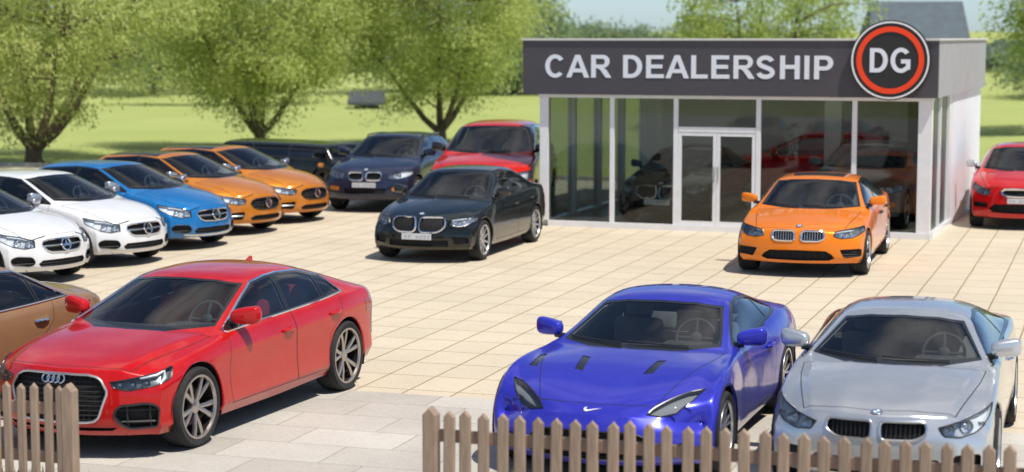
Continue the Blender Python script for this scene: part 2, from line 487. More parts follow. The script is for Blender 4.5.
def build_car(S, name, pm, loc, head, scale=1., lvl=3):
    """one car as an Empty with parts; pm: paint material"""
    root = empty(name, (loc[0], loc[1], .008), R_(head), scale)
    bm, nl, pl = car_shell(S, lvl); C = Carver(bm, nl, pl)
    xf, xr = S['wb'] / 2, -S['wb'] / 2; R = S['R']
    cw, hd, rh, dk, xn, xt = S['cowl'], S['header'], S['rhead'], S['deck'], S['xn'], S['xt']
    sidef = lambda c, n: abs(n.y) > .28 and abs(c.y) > .35
    zbf = lambda x: T(S['zb'], x)
    # wheel arches
    ra = R + S.get('archgap', .05)
    arch_faces = []
    for ax in (xf, xr):
        cp = [(ax + ra * math.cos(2 * math.pi * k / 30), R + .0 + ra * math.sin(2 * math.pi * k / 30)) for k in range(30)]
        C.imprint(cp, 'side', lambda c, n: abs(c.y) > .5 and abs(n.x) < .97, 'arch')
    # --- side glazing
    mt, mb = S.get('mt', .055), S.get('mb', .05)
    def dlo(mt, mb, rb, rt, cut=0.):
        top = lambda x: T(S['zr'], x) - mt
        bot = lambda x: zbf(x) + mb
        x = cw
        while top(x) < bot(x) + .015 and x > hd - .3: x -= .01
        x -= cut
        tx = [lerp(x, hd - .02, t) for t in (0.02, .35, .7, 1)] + [lerp(hd - .02, rt, t) for t in (.2, .4, .6, .8, 1)]
        if rt < rh - .02: tx = sorted(set(tx + [rh]), reverse=True)
        bx = [lerp(x, rb, t) for t in (.0, .25, .5, .75, 1)]
        return [(q, top(q)) for q in tx] + [(q, min(bot(q), T(S['zr'], q) - mt - .004)) for q in reversed(bx)]
    rb, rt = S['dlo']
    outer = dlo(mt - .022, mb - .022, rb - .035, rt - .03)
    inner = dlo(mt, mb, rb, rt, .05)
    gf = lambda c, n: abs(n.y) > .25 and n.z < .93 and abs(c.y) > .3 and c.z > zbf(c.x) - .05
    # doors first (the windows are cut after them)
    doors = S['doors']
    for i, dp in enumerate(doors):
        C.imprint(dp, 'side', sidef, 'gap'); C.imprint(shrink(dp, S.get('gapw', .007)), 'side', sidef, 'door%d' % i)
    # hood
    hx = S.get('hoodx', xn - .16); hy0, hy1 = S.get('hoody', (.60, .80)); ww = T(S['w'], xf)
    hoodp = [(cw + .12, ww * .86 * hy1 / .86), (cw + .23, ww * .45), (cw + .25, 0)]
    fr = [(hx - .28 * (hy0 / ww) ** 2, hy0), (hx - .08 * (hy0 / ww) ** 2, hy0 * .55), (hx, 0)]
    half = [(cw + .08, ww * hy1)] + [(lerp(cw + .08, fr[0][0], t), lerp(ww * hy1, fr[0][1], t ** 1.6)) for t in (.3, .6, .85)] + fr
    back = [(cw + .20, ww * .45), (cw + .24, 0)]
    hood = half + [(x, -y) for x, y in half[::-1][1:]] + [(x, -y) for x, y in back[:1]] + [(back[1][0], 0.0)] + back[:1]
    topf = lambda c, n: n.z > .2 and c.x > cw - .05 and c.z < T(S['zc'], cw) + .06
    C.imprint(hood, 'top', topf, 'gap', ['body', 'gap']); C.imprint(shrink(hood, .008), 'top', topf, 'hood', ['gap', 'hood'])
    # windscreen: black band, then glass
    zc0, zc1 = T(S['zc'], cw), T(S['zc'], hd); yA, yB = T(S['yr'], cw), T(S['yr'], hd)
    wf = lambda c, n: n.x > .12 and n.z > .1 and hd - .12 < c.x < cw + .30 and c.z > zc0 - .05
    S['_wz'] = (zc0, zc1)
    o1 = [(yA - .035, zc0 + .012), (yB - .035, zc1 - .075), (yB * .55, zc1 - .045), (0, zc1 - .035)]
    o1 = o1 + [(-y, z) for y, z in o1[::-1][1:]] + [(-yA * .5, zc0 - .012), (0, zc0 - .014), (yA * .5, zc0 - .012)]
    C.imprint(o1, 'front', wf, 'window_trim', ['body', 'gap', 'window_trim'])
    o2 = [(yA - .062, zc0 + .030), (yB - .052, zc1 - .088), (yB * .55, zc1 - .058), (0, zc1 - .048)]
    o2 = o2 + [(-y, z) for y, z in o2[::-1][1:]] + [(-yA * .5, zc0 + .022), (0, zc0 + .018), (yA * .5, zc0 + .022)]
    C.imprint(o2, 'front', wf, 'windshield', ['window_trim'])
    # rear window
    zr0, zr1 = T(S['zc'], rh), T(S['zc'], dk); yC, yD = T(S['yr'], rh), T(S['yr'], dk)
    rwf = lambda c, n: n.x < -.05 and n.z > .05 and dk - .2 < c.x < rh + .12
    o3 = [(yD - .10, zr1 + .05), (yC - .07, zr0 - .06), (0, zr0 - .04)]; o3 = o3 + [(-y, z) for y, z in o3[::-1][1:]] + [(0, zr1 + .035)]
    C.imprint(o3, 'front', rwf, 'window_trim', ['body']); C.imprint(shrink(o3, .03), 'front', rwf, 'rear_window', ['window_trim'])
    # side windows
    C.imprint(outer, 'side', gf, 'window_trim')
    C.imprint(inner, 'side', gf, 'side_window', ['window_trim'])
    for (xt_, xb_, wd) in S['pillars']:
        z0, z1 = zbf(xb_) - .02, T(S['zr'], xt_) + .03
        C.imprint([(xb_ - wd / 2, z0), (xb_ + wd / 2, z0), (xt_ + wd / 2, z1), (xt_ - wd / 2, z1)], 'side', gf, 'window_trim', ['side_window'])
    # roof panels
    for poly, nm in S.get('roofpanels', []):
        C.imprint(poly, 'top', lambda c, n: n.z > .5 and c.z > T(S['zc'], cw) + .1, nm, ['body'])
    # front: lights and grilles, given as polygons of (y, z) seen from the front or from the corner
    FF = lambda c, n: c.x > cw + .15 and n.x > .02
    for nm, poly, mir in S['front']:
        for sg in ((1, -1) if mir else (1,)):
            C.imprint([(y * sg, z) for y, z in poly], 'front', lambda c, n: FF(c, n) and (not mir or c.y * sg > 0), nm + ('_l' if sg > 0 else '_r') if mir else nm)
    for sg in (1, -1):
        a = R_(S.get('lampang', 40)); Rv = Vector((-math.sin(a), math.cos(a) * sg, 0)); Uv = Vector((0, 0, 1)); d = Vector((math.cos(a), math.sin(a) * sg, 0))
        pts = []
        if S.get('lamptop'):
            C.imprint([(x, y * sg) for x, y in S['lamptop']], 'top', lambda c, n: n.z > .03 and c.x > cw + .1, 'lamp_l' if sg > 0 else 'lamp_r')
        for q in (S['lamp'] if not S.get('lamptop') else []):
            p = C.fpt(q[1] * sg, q[2]) if q[0] == 'f' else C.spt(q[1], q[2], sg)
            pts.append((p.dot(Rv), p.dot(Uv)))
        if pts: C.imprint(pts, (Rv, Uv), lambda c, n: n.dot(d) > .05 and c.x > cw + .1 and c.y * sg > 0, 'lamp_l' if sg > 0 else 'lamp_r')
        # tail lamps
        Rv2 = Vector((math.sin(a), math.cos(a) * sg, 0)); d2 = Vector((-math.cos(a), math.sin(a) * sg, 0)); pts = []
        zt = zbf(xt)
        for q in (('r', .50, zt - .10), ('r', .50, zt - .24), ('s', xt + .42, zt - .20), ('s', xt + .45, zt - .08)):
            if q[0] == 'r': p = C.hit((-6, q[1] * sg, q[2]), (1, 0, 0))[0]
            else: p = C.spt(q[1], q[2], sg)
            if p is not None: pts.append((p.dot(Rv2), p.dot(Uv)))
        if len(pts) == 4: C.imprint(pts, (Rv2, Uv), lambda c, n: n.dot(d2) > .05 and c.x < dk + .3 and c.y * sg > 0, 'tail_l' if sg > 0 else 'tail_r', ['body', 'gap'])
    for nm, poly in S.get('topcut', []):
        for sg in (1, -1):
            if nm != 'vent2' or sg < 0: C.imprint([(x, y * sg) for x, y in poly], 'top', topf, nm)
    for nm, pts, wd in S.get('frontseam', []): C.strip(pts, wd, 'front', lambda c, n: FF(c, n), nm, ['body'])
    # ---------------------------------------------------------------- parts
    bf = C.faces('body') + C.faces('gap'); gap = C.pid('gap')
    v, f, n = C.mesh(bf); mk('body', v, f, [pm, M_gap], root, n, mi=[1 if q[pl] == gap else 0 for q in bf])
    hf = C.faces('hood'); v, f, n = C.mesh(hf); hood_o = mk('hood', v, f, pm, root, n)
    for nm, poly in S.get('topcut', []):
        for sg in (1, -1):
            ff_ = [q for q in C.faces(nm) if q.calc_center_median().y * sg > 0 and (nm != 'vent2' or sg < 0)]
            if ff_: v, f, n = C.mesh(ff_, noff=-.004); mk('hood_vent', v, f, M_black, hood_o, n)
    handles = S.get('handles', [])
    front_door = {}
    for i in range(len(doors)):
        for sg in (1, -1):
            fs = [q for q in C.faces('door%d' % i) if q.calc_center_median().y * sg > 0]
            if not fs: continue
            v, f, n = C.mesh(fs); d = mk('door', v, f, pm, root, n)
            if i == 0: front_door[sg] = d
            if i < len(handles):
                hx_, hz_ = handles[i]; p = C.spt(hx_, hz_, sg)
                p2 = C.spt(hx_ - .10, hz_ + .008, sg); p1 = C.spt(hx_ + .10, hz_ - .004, sg)
                mb_ = MB(); nn = Vector((0, sg * .028, 0))
                mb_.tube([p1 + nn * .1, p1 + nn * .8 + Vector((-.02, 0, 0)), p + nn * 1.15, p2 + nn * .8 + Vector((.02, 0, 0)), p2 + nn * .1], [.014, .018, .019, .018, .014], 0, 8)
                mb_.build('handle', S.get('handlemat', pm), d, True)
    tf = C.faces('window_trim')
    if tf: v, f, n = C.mesh(tf, noff=-.001); mk('window_trim', v, f, M_black, root, n)
    for nm, mat in (('windshield', G_wind), ('rear_window', S.get('rearglass', G_side))):
        fs = C.faces(nm)
        if fs: v, f, n = C.mesh(fs, noff=-.004); mk(nm, v, f, mat, root, n)
    for nm in sorted(set(q[1] for q in S.get('roofpanels', []))):
        fs = C.faces(nm)
        if fs: v, f, n = C.mesh(fs); mk(nm, v, f, M_black if nm == 'sunroof' else S['roofmat'], root, n)
    sw = C.faces('side_window')
    seen = set(); sws = set(sw)
    for q in sw:
        if q in seen: continue
        comp = []; st = [q]; seen.add(q)
        while st:
            a = st.pop(); comp.append(a)
            for e in a.edges:
                for b in e.link_faces:
                    if b in sws and b not in seen: seen.add(b); st.append(b)
        if sum(x.calc_area() for x in comp) < .008: continue
        v, f, n = C.mesh(comp, noff=-.004); mk('side_window', v, f, S.get('sideglass', G_side), root, n)
    if S.get('chromeline'):
        for sg in (1, -1):
            fs = [q for q in tf + sw if q.calc_center_median().y * sg > 0 and gf(q.calc_center_median(), q.normal) and q.calc_center_median().x < cw and pip(outer, q.calc_center_median().x, q.calc_center_median().z)]
            lp = C.loop_pts(fs, .003, .02)
            if lp: mb_ = MB(); mb_.tube(lp, .012, 0, 6, True); mb_.build('window_surround', M_chrome, root, True)
    # headlights: housing box behind, reflectors, clear lens
    for side, sg in (('l', 1), ('r', -1)):
        fs = C.faces('lamp_' + side)
        if not fs: continue
        a = R_(S.get('lampang', 40)); inw = Vector((-math.cos(a), -math.sin(a) * sg, -.1)) * .05
        if S.get('lamptop'): inw = Vector((-.02, -.012 * sg, -.035))
        v, f, n = C.mesh(fs, inw); lp = C.loops(fs)[0]
        k = len(v); pts = [x.co.copy() for x in lp]; m_ = len(pts)
        hv = v + pts + [p + inw for p in pts]
        hfaces = f + [(k + i, k + (i + 1) % m_, k + m_ + (i + 1) % m_, k + m_ + i) for i in range(m_)]
        H = mk('headlight', hv, hfaces, S.get('housing', M_house), root)
        v, f, n = C.mesh(fs, noff=.002); mk('lens', v, f, G_lens, H, n)
        lt = C.loop_pts(fs, .002, .015)
        if lt: mb_ = MB(); mb_.tube(lt, .006, 0, 5, True); mb_.build('bezel', M_black, H, True)
        dr = MB()
        for (y, z, r) in S['lampballs']:
            mb_ = MB()
            p = C.fpt(y * sg, z); hp, hn = C.hit((6, y * sg, z), (-1, 0, 0))
            c = p + inw * .75
            Mx = Matrix.Translation(c) @ Vector((math.cos(a * .6), math.sin(a * .6) * sg, .05)).to_track_quat('Y', 'Z').to_matrix().to_4x4()
            mb_.lathe([(r, .03), (r * .96, .02), (r * .8, 0), (r * .5, -.015), (0, -.02)], 0, 20, Mx)
            mb_.lathe([(0, .016), (r * .22, .013), (r * .40, .002), (r * .42, -.012)], 0, 14, Mx)
            mb_.build('reflector', M_lamp, H, True)
        if S.get('drl'):
            pts = []
            for q in S['drl']:
                p = C.fpt(q[1] * sg, q[2]) if q[0] == 'f' else C.spt(q[1], q[2], sg)
                pts.append(p + inw * .25)
            dr.tube(pts, S.get('drlr', .012), 0, 6); dr.build('light_strip', S.get('drlmat', M_drl), H, True)
    for side, sg in (('l', 1), ('r', -1)):
        fs = C.faces('tail_' + side)
        if fs: v, f, n = C.mesh(fs, noff=.002); mk('tail_light', v, f, M_tail, root, n)
    # grilles and intakes
    for nm, poly, mir in S['front']:
        for sd, sg in ((('_l', 1), ('_r', -1)) if mir else (('', 1),)):
            fs = C.faces(nm + sd)
            if not fs: continue
            st = S['gstyle'].get(nm, {}); dep = st.get('depth', .05); off = Vector((-dep, 0, 0))
            if st.get('flat'):
                v, f, n = C.mesh(fs, noff=.002); mk(st['flat'], v, f, st.get('mat', M_black), root, n); continue
            v, f, n = C.mesh(fs, off); lp = C.loops(fs)[0]; k = len(v); pts = [x.co.copy() for x in lp]; m_ = len(pts)
            hv = v + pts + [p + off for p in pts]
            hfaces = f + [(k + i, k + (i + 1) % m_, k + m_ + (i + 1) % m_, k + m_ + i) for i in range(m_)]
            G = mk(st.get('part', 'grille'), hv, hfaces, M_gap, root)
            if st.get('frame'):
                lt = C.loop_pts(fs, .004, .012); mb_ = MB(); mb_.tube(lt, st['frame'], 0, 6, True); mb_.build('frame', st.get('fmat', M_chrome), G, True)
            mb_ = MB(); P2 = [(y * sg, z) for y, z in poly]; us = [p[0] for p in P2]; vs_ = [p[1] for p in P2]
            def spans(c, ax):
                q = []
                for i in range(len(P2)):
                    a, b = P2[i], P2[(i + 1) % len(P2)]
                    if (a[ax] - c) * (b[ax] - c) < 0: t = (c - a[ax]) / (b[ax] - a[ax]); q.append(a[1 - ax] + t * (b[1 - ax] - a[1 - ax]))
                q.sort(); return list(zip(q[::2], q[1::2]))
            def bar(pts2, r, o):
                pp = []
                for y, z in pts2:
                    p = C.fpt(y, z); pp.append(p + Vector((-o, 0, 0)))
                mb_.tube(pp, r, 0, 5)
            if st.get('vbars'):
                nb = st['vbars']
                for i in range(nb):
                    y = lerp(min(us), max(us), (i + .5) / nb)
                    for a, b in spans(y, 0): bar([(y, lerp(a, b, .02)), (y, (a + b) / 2), (y, lerp(a, b, .98))], st.get('br', .006), st.get('bo', .018))
            if st.get('hbars'):
                nb = st['hbars']
                for i in range(nb):
                    z = lerp(min(vs_), max(vs_), (i + .5) / nb)
                    for a, b in spans(z, 1): bar([(lerp(a, b, t), z) for t in (.01, .2, .4, .6, .8, .99)], st.get('br', .006), st.get('bo', .018))
            if mb_.v: mb_.build('bars', st.get('bmat', M_satin), G, True)
            if st.get('mesh'):
                mm = MB(); mb_ = mm; nb = st['mesh']
                for i in range(nb):
                    z = lerp(min(vs_), max(vs_), (i + .5) / nb)
                    for a, b in spans(z, 1): bar([(lerp(a, b, t), z) for t in (.01, .25, .5, .75, .99)], .005, .03)
                for i in range(nb * 2):
                    y = lerp(min(us), max(us), (i + .5) / nb / 2)
                    for a, b in spans(y, 0): bar([(y, lerp(a, b, .02)), (y, lerp(a, b, .98))], .004, .03)
                mm.build('mesh_insert', M_plast, G)
    # underside, wheel wells
    ub = MB()
    zs0 = T(S['zs'], 0); wb_ = T(S['w'], 0) * .90
    ub.box(xr + R + .08, xf - R - .08, -wb_, wb_, zs0 + .015, zs0 + .07)
    ub.box(xf + R * .2, xn - .22, -.60, .60, T(S['zs'], xn) + .01, T(S['zs'], xn) + .06)
    ub.box(xt + .2, xr - R * .2, -.60, .60, T(S['zs'], xt) + .01, T(S['zs'], xt) + .06)
    ub.box(xf - R - .1, xf + R + .1, -.52, .52, .24, .62); ub.box(xr - R - .1, xr + R + .1, -.52, .52, .24, .62)
    for sg in (1, -1):
        for ax in (xf, xr):
            w_ = T(S['w'], ax); vs = []; k = 20
            y0, y1 = .50 * sg, (w_ - .035) * sg
            for i in range(k + 1):
                a = math.pi * (i / k * 1.24 - .12)
                for y in (y0, y1): vs.append((ax + (ra + .012) * math.cos(a), y, R + (ra + .012) * math.sin(a)))
            ub.add(vs, [(2 * i, 2 * i + 1, 2 * i + 3, 2 * i + 2) for i in range(k)])
    ub.build('underbody', M_under, root)
    for sg in (1, -1):
        for ax in (xf, xr):
            al = MB(); pts = []
            for i in range(31):
                a = math.pi * (i / 30 * 1.16 - .08); x, z = ax + ra * math.cos(a), R + ra * math.sin(a)
                p, nn = C.hit((x, 3 * sg, z), (0, -sg, 0))
                if p is not None and abs(p.y) > .6: pts.append(p - Vector((0, .011 * sg, 0)))
            if len(pts) > 4: al.tube(pts, S.get('lip', .013), 0, 7); al.build('arch_lip', S.get('lipmat', pm), root, True)
    # wheels
    wd = S.get('tw', .225); rimm = S.get('rim', M_rim)
    for ax, st_ in ((xf, S.get('steer', 0)), (xr, 0)):
        for sg in (1, -1):
            ty, ri, hb = wheel_parts(R, wd, S['wheel'], sg, rimm)
            W = hb.build('wheel', [M_disc, M_rimdk], root, True); W.location = (ax, sg * (T(S['w'], ax) - wd / 2 - S.get('winset', .025)), R); W.rotation_euler = (0, random.uniform(0, 6), R_(st_))
            ty.build('tyre', M_rubber, W, True); ri.build('rim', [rimm, M_rimdk], W, True)
    # mirrors
    for sg in (1, -1):
        mx_, mz_ = S.get('mirror', (cw - .30, zbf(cw - .30) + .10)); sp = C.spt(mx_, mz_ - .03, sg); y0 = abs(sp.y)
        bm2 = bmesh.new(); bmesh.ops.create_cube(bm2, size=1); bmesh.ops.subdivide_edges(bm2, edges=bm2.edges[:], cuts=1, use_grid_fill=True)
        bmesh.ops.smooth_vert(bm2, verts=bm2.verts[:], factor=.25, use_axis_x=True, use_axis_y=True, use_axis_z=True)
        me = bpy.data.meshes.new('m'); bm2.to_mesh(me); bm2.free(); o = bpy.data.objects.new('m', me); COL.objects.link(o); md = o.modifiers.new('s', 'SUBSURF'); md.levels = 2
        dg = bpy.context.evaluated_depsgraph_get(); dg.update(); m3 = bpy.data.meshes.new_from_object(o.evaluated_get(dg)); bpy.data.objects.remove(o)
        vs = []; ms = S.get('mscale', 1)
        for v in m3.vertices:
            x, y, z = v.co; t = (y + .5)
            ax_ = x * .15 * (1.05 - .35 * t) - .04 * t; az = z * .155 * (.75 + .35 * t) + .02 * t
            vs.append(Vector((mx_ + .01, (y0 + .135) * sg, mz_ + .035)) + Vector((ax_ * ms, y * .25 * sg * ms, az * ms)))
        fs = [tuple(p.vertices) if sg > 0 else tuple(p.vertices)[::-1] for p in m3.polygons]
        Mr = mk('door_mirror', vs, fs, S.get('mirrormat', pm), root, smooth=True)
        mb_ = MB(); mb_.tube([(mx_ + .03, (y0 - .03) * sg, mz_ - .03), (mx_ + .02, (y0 + .07) * sg, mz_ - .02)], .028, 0, 8); mb_.build('mirror_stalk', M_black, Mr, True)
        mb_ = MB(); mb_.box(mx_ - .052 * ms - .03, mx_ - .045 * ms - .03, (y0 + .04) * sg, (y0 + .23) * sg, mz_ - .02, mz_ + .09); mb_.build('mirror_glass', M_chrome, Mr)
    # interior
    im = S.get('seatmat', M_int2); zf = .30; hw = T(S['yr'], (hd + rh) / 2)
    it = MB(); it.box(dk + .1, cw - .05, -hw - .12, hw + .12, zf, zf + .03); it.box(dk - .05, dk + .15, -hw - .05, hw + .05, zf, T(S['zc'], dk) - .12)
    it.build('cabin_floor', M_int, root)
    lf = [q for q in bm.faces if C.names[q[pl]] in ('body', 'window_trim', 'door0', 'door1', 'gap') and dk - .1 < q.calc_center_median().x < cw + .05 and q.calc_center_median().z > .5]
    v, f, n = C.mesh(lf, noff=-.022); mk('headlining', v, [q[::-1] for q in f], S.get('liner', M_int2), root, [-x for x in n])
    db = MB(); zd = T(S['zc'], cw) - .03
    db.box(cw - .42, cw + .12, -hw - .14, hw + .14, zd - .28, zd - .03, 0, .05); db.box(cw - .40, cw - .12, .14, .58, zd - .06, zd + .02, 0, .03)
    db.build('dashboard', M_int, root, True)
    sx = S.get('seatx', (hd - .25)); zseat = .42
    def seat(x, y, w, name='seat'):
        s_ = MB(); zt = min(T(S['zc'], hd), T(S['zc'], x - .22)) - (.27 if w < .7 else .36)
        s_.box(x, x + .50, y - w / 2, y + w / 2, zf + .04, zseat + .1, 0, .05)
        Mx = Matrix.Translation((x + .02, y, zseat)) @ Matrix.Rotation(R_(-16), 4, 'Y')
        s_.box(-.10, .07, -w / 2 * .95, w / 2 * .95, 0, zt - zseat, 0, .06, Mx)
        for dy in ((0,) if w < .7 else (-.34, .34)):
            s_.box(-.05, .05, dy - .13, dy + .13, zt - zseat + .02, zt - zseat + .2, 0, .04, Mx)
        return s_.build(name, im, root, True)
    seat(sx, .37, .50); seat(sx, -.37, .50); seat(max(sx - .88, dk + .25), 0, 1.15, 'rear_seat')
    sw_ = MB(); c = Vector((sx + .62, .37, zd + .02)); Mx = Matrix.Translation(c) @ Matrix.Rotation(R_(62), 4, 'Y')
    sw_.tube([Mx @ Vector((.18 * math.cos(a), .18 * math.sin(a), 0)) for a in [2 * math.pi * i / 24 for i in range(24)]], .014, 0, 7, True)
    for a in (0, math.pi, -math.pi / 2): sw_.tube([Mx @ Vector((.0, 0, .0)), Mx @ Vector((.18 * math.sin(a), .18 * math.cos(a), 0))], .014, 0, 6)
    sw_.ball((0, 0, 0), .06, 0, (1, 1, .5), Mx, 10)
    sw_.build('steering_wheel', M_int, root, True)
    rm = MB(); rm.box(hd + .02, hd + .05, -.12, .12, zc1 - .16, zc1 - .10, 0, .01); rm.build('interior_mirror', M_black, root)
    # wipers
    if S.get('wipers', True):
        for y0, y1 in ((.46, -.10), (-.14, -.66)):
            mb_ = MB(); pts = []
            for t in (0, .25, .5, .75, 1):
                y = lerp(y0, y1, t); z = zc0 + .014 + .014 * t
                p, nn = C.hit((4, y, z), (-1, 0, 0))
                if p is not None: pts.append(p + nn * .014)
            if len(pts) > 2: mb_.tube(pts, .008, 0, 6); mb_.build('wiper', M_plast, root)
    # number plate
    if S.get('plate'):
        pz, pw, ph, py = S['plate']; p = C.fpt(py, pz); mb_ = MB()
        Mx = Matrix.Translation(p + Vector((.012, 0, 0))) @ Matrix.Rotation(R_(-4), 4, 'Y')
        mb_.box(-.008, .008, -pw / 2, pw / 2, -ph / 2, ph / 2, 0, .004, Mx)
        for i in range(7):
            if i == 2: continue
            y = -pw * .40 + pw * .8 * i / 6.2; hgt = ph * random.uniform(.2, .3)
            mb_.box(.0085, .0105, y, y + pw * .055, -hgt, hgt, 1, 0, Mx); mb_.box(.0085, .0105, y + pw * .055, y + pw * .085, random.choice((-hgt, hgt * .4)), hgt, 1, 0, Mx)
        mb_.build('number_plate', [M_plate, M_glyph], root)
    # badge
    bd = S.get('badge')
    if bd:
        kind, by, bz, r = bd
        p, nn = C.hit((6, by, bz), (-1, 0, 0))
        nn = Vector(nn).normalized(); up = Vector((0, 0, 1)); yv = nn; xv = up.cross(yv).normalized(); zv = yv.cross(xv)   # local x right, y out, z up
        Mx = Matrix.Translation(p + nn * .004) @ Matrix((xv, zv, yv)).transposed().to_4x4()          # poly xy, z out
        Mo = Mx @ Matrix.Rotation(R_(90), 4, 'X')
        def ring(cx, cy, R0, rr_, m, mb_): mb_.tube([Mx @ Vector((cx + R0 * math.cos(2 * math.pi * i / 26), cy + R0 * math.sin(2 * math.pi * i / 26), .006)) for i in range(26)], rr_, m, 6, True)
        mb_ = MB()
        if kind == 'roundel':
            mb_.prism([(r * math.cos(2 * math.pi * i / 24), r * math.sin(2 * math.pi * i / 24)) for i in range(24)], .006, 1, Mx)
            ring(0, 0, r, r * .10, 0, mb_); ring(0, 0, r * .66, r * .06, 0, mb_)
            for q in range(4):
                a0 = q * math.pi / 2; pp = [(0, 0)] + [(r * .64 * math.cos(a0 + math.pi / 2 * i / 6), r * .64 * math.sin(a0 + math.pi / 2 * i / 6)) for i in range(7)]
                mb_.prism(pp, .0085, 2 + q % 2, Mx)
            mb_.build('badge', [M_chrome, M_black, M_white, M_bblue], root)
        elif kind == 'rings':
            Mx = Mx @ Matrix.Translation((0, 0, .015))
            for i in range(4): ring((i - 1.5) * r * 1.42, 0, r, r * .17, 0, mb_)
            mb_.build('badge', M_chrome, root, True)
        elif kind == 'star':
            Mx = Mx @ Matrix.Translation((0, 0, .012))
            ring(0, 0, r, r * .13, 0, mb_)
            for i in range(3):
                a = math.pi / 2 + i * 2 * math.pi / 3; b = a + math.pi / 3; e = a - math.pi / 3
                mb_.prism([(0, 0), (r * .2 * math.cos(e), r * .2 * math.sin(e)), (r * math.cos(a), r * math.sin(a)), (r * .2 * math.cos(b), r * .2 * math.sin(b))], .012, 0, Mx)
            mb_.build('badge', M_chrome, root)
        elif kind == 'swoosh':
            pl_ = [(-.5, .07), (-.46, -.10), (-.37, -.17), (-.25, -.16), (-.05, -.07), (.5, .16), (-.02, .02), (-.22, -.035), (-.33, -.03), (-.385, .03), (-.37, .12), (-.335, .20), (-.45, .13)]
            mb_.prism([(x * r, y * r) for x, y in pl_], .004, 0, Mx); mb_.build('badge', M_white, root)
        elif kind == 'emblem':
            mb_.prism([(r * math.cos(2 * math.pi * i / 20), r * .7 * math.sin(2 * math.pi * i / 20)) for i in range(20)], .008, 0, Mx); mb_.build('badge', M_chrome, root)
    if S.get('fin'):
        p = C.tpt(S['fin'], 0); mb_ = MB()
        Mx = Matrix.Translation(p + Vector((0, .012, -.01))) @ Matrix.Rotation(R_(90), 4, 'X')
        mb_.prism([(.08, 0), (-.07, 0), (-.066, .045), (-.045, .05)], .022, 0, Mx); mb_.build('roof_antenna', pm, root)
    if S.get('rails'):
        for sg in (1, -1):
            mb_ = MB(); pts = []
            for x in np.linspace(hd - .1, rh + .05, 7):
                p = C.tpt(float(x), T(S['yr'], float(x)) * .93 * sg); e = .012 if x in (hd - .1,) else .035; pts.append(p + Vector((0, 0, .035)))
            pts = [pts[0] - Vector((-.05, 0, .04))] + pts + [pts[-1] - Vector((.05, 0, .04))]
            mb_.tube(pts, .016, 0, 6); mb_.build('roof_rail', M_black, root, True)
    for q in S.get('extra', []): q(root, C, pm)
    bm.free()
    return root

def mirror_poly(half):
    """closed polygon from its +y half (points from the centre line and back to it)"""
    return half + [(-y, z) for y, z in half[::-1] if abs(y) > 1e-6]

# ---- shapes of the kinds of car (metres; x forward, origin between the axles)
def sedan(**k):
    S = dict(wb=2.78, R=.325, xn=2.20, xt=-2.36, cowl=.86, header=.06, rhead=-1.02, deck=-1.70,
        zc=[(2.20, .70), (2.0, .775), (1.4, .875), (.86, .955), (.06, 1.37), (-.45, 1.415), (-1.02, 1.36), (-1.70, 1.06), (-2.2, 1.04), (-2.36, 1.0)],
        zb=[(2.20, .64), (1.95, .72), (1.4, .82), (.86, .89), (0, .925), (-1.0, .955), (-1.7, .985), (-2.2, .97), (-2.36, .92)],
        zr=[(.86, .93), (.06, 1.33), (-.45, 1.37), (-1.02, 1.32), (-1.70, 1.02)],
        yr=[(.86, .74), (.06, .60), (-.45, .585), (-1.02, .575), (-1.70, .66)],
        w=[(2.20, .83), (1.9, .88), (1.4, .905), (0, .905), (-1.4, .912), (-2.0, .88), (-2.36, .82)],
        zs=[(2.20, .22), (1.39, .21), (0, .20), (-2.0, .24), (-2.36, .32)],
        fx=[-.05, 0, 0, -.02, -.08], rx=[-.06, 0, -.01, -.03, -.06], dlo=(-1.42, -1.06),
        pillars=[(-.36, -.34, .07), (-1.12, -1.12, .035)],
        doors=[[(.80, .27), (.84, .60), (.78, .93), (-.33, .97), (-.34, .27)], [(-.345, .27), (-.335, .97), (-1.28, 1.0), (-1.24, .80), (-1.02, .62), (-.96, .27)]],
        handles=[(-.20, .80), (-1.06, .83)], crease={3: .5, 7: .15}, dome=[0, 0, .012, .010, .006],
        front=[('kidney', rounded([(.035, .69), (.035, .535), (.30, .535), (.365, .60), (.34, .69)], .05), True),
               ('lower', rounded([(-.42, .40), (-.42, .30), (.42, .30), (.42, .40)], .03), False),
               ('fog', rounded([(.50, .43), (.52, .31), (.76, .33), (.74, .43)], .03), True)],
        gstyle=dict(kidney=dict(depth=.05, frame=.014, vbars=9, br=.005, bo=.02), lower=dict(depth=.06, part='lower_grille', hbars=3, bmat=M_plast), fog=dict(depth=.04, part='fog_lamp_recess')),
        lamp=[('f', .46, .68), ('f', .44, .61), ('f', .58, .565), ('f', .70, .575), ('s', 1.66, .66), ('s', 1.60, .735), ('f', .74, .715)],
        lampballs=[(.52, .63, .052), (.655, .635, .055)], drl=[('f', .47, .67), ('f', .60, .688), ('f', .72, .70)], drlr=.008,
        wheel='ten', plate=(.46, .46, .10, 0), badge=('roundel', 0, .735, .04))
    S.update(k); return S
def shift_lamp(S, dz=0., dx=0.):
    S['lamp'] = [(a, b + (dx if a == 's' else 0), c + dz) for a, b, c in S['lamp']]; S['lampballs'] = [(y, z + dz, r) for y, z, r in S['lampballs']]
    if S.get('drl'): S['drl'] = [(a, b + (dx if a == 's' else 0), c + dz) for a, b, c in S['drl']]
    return S

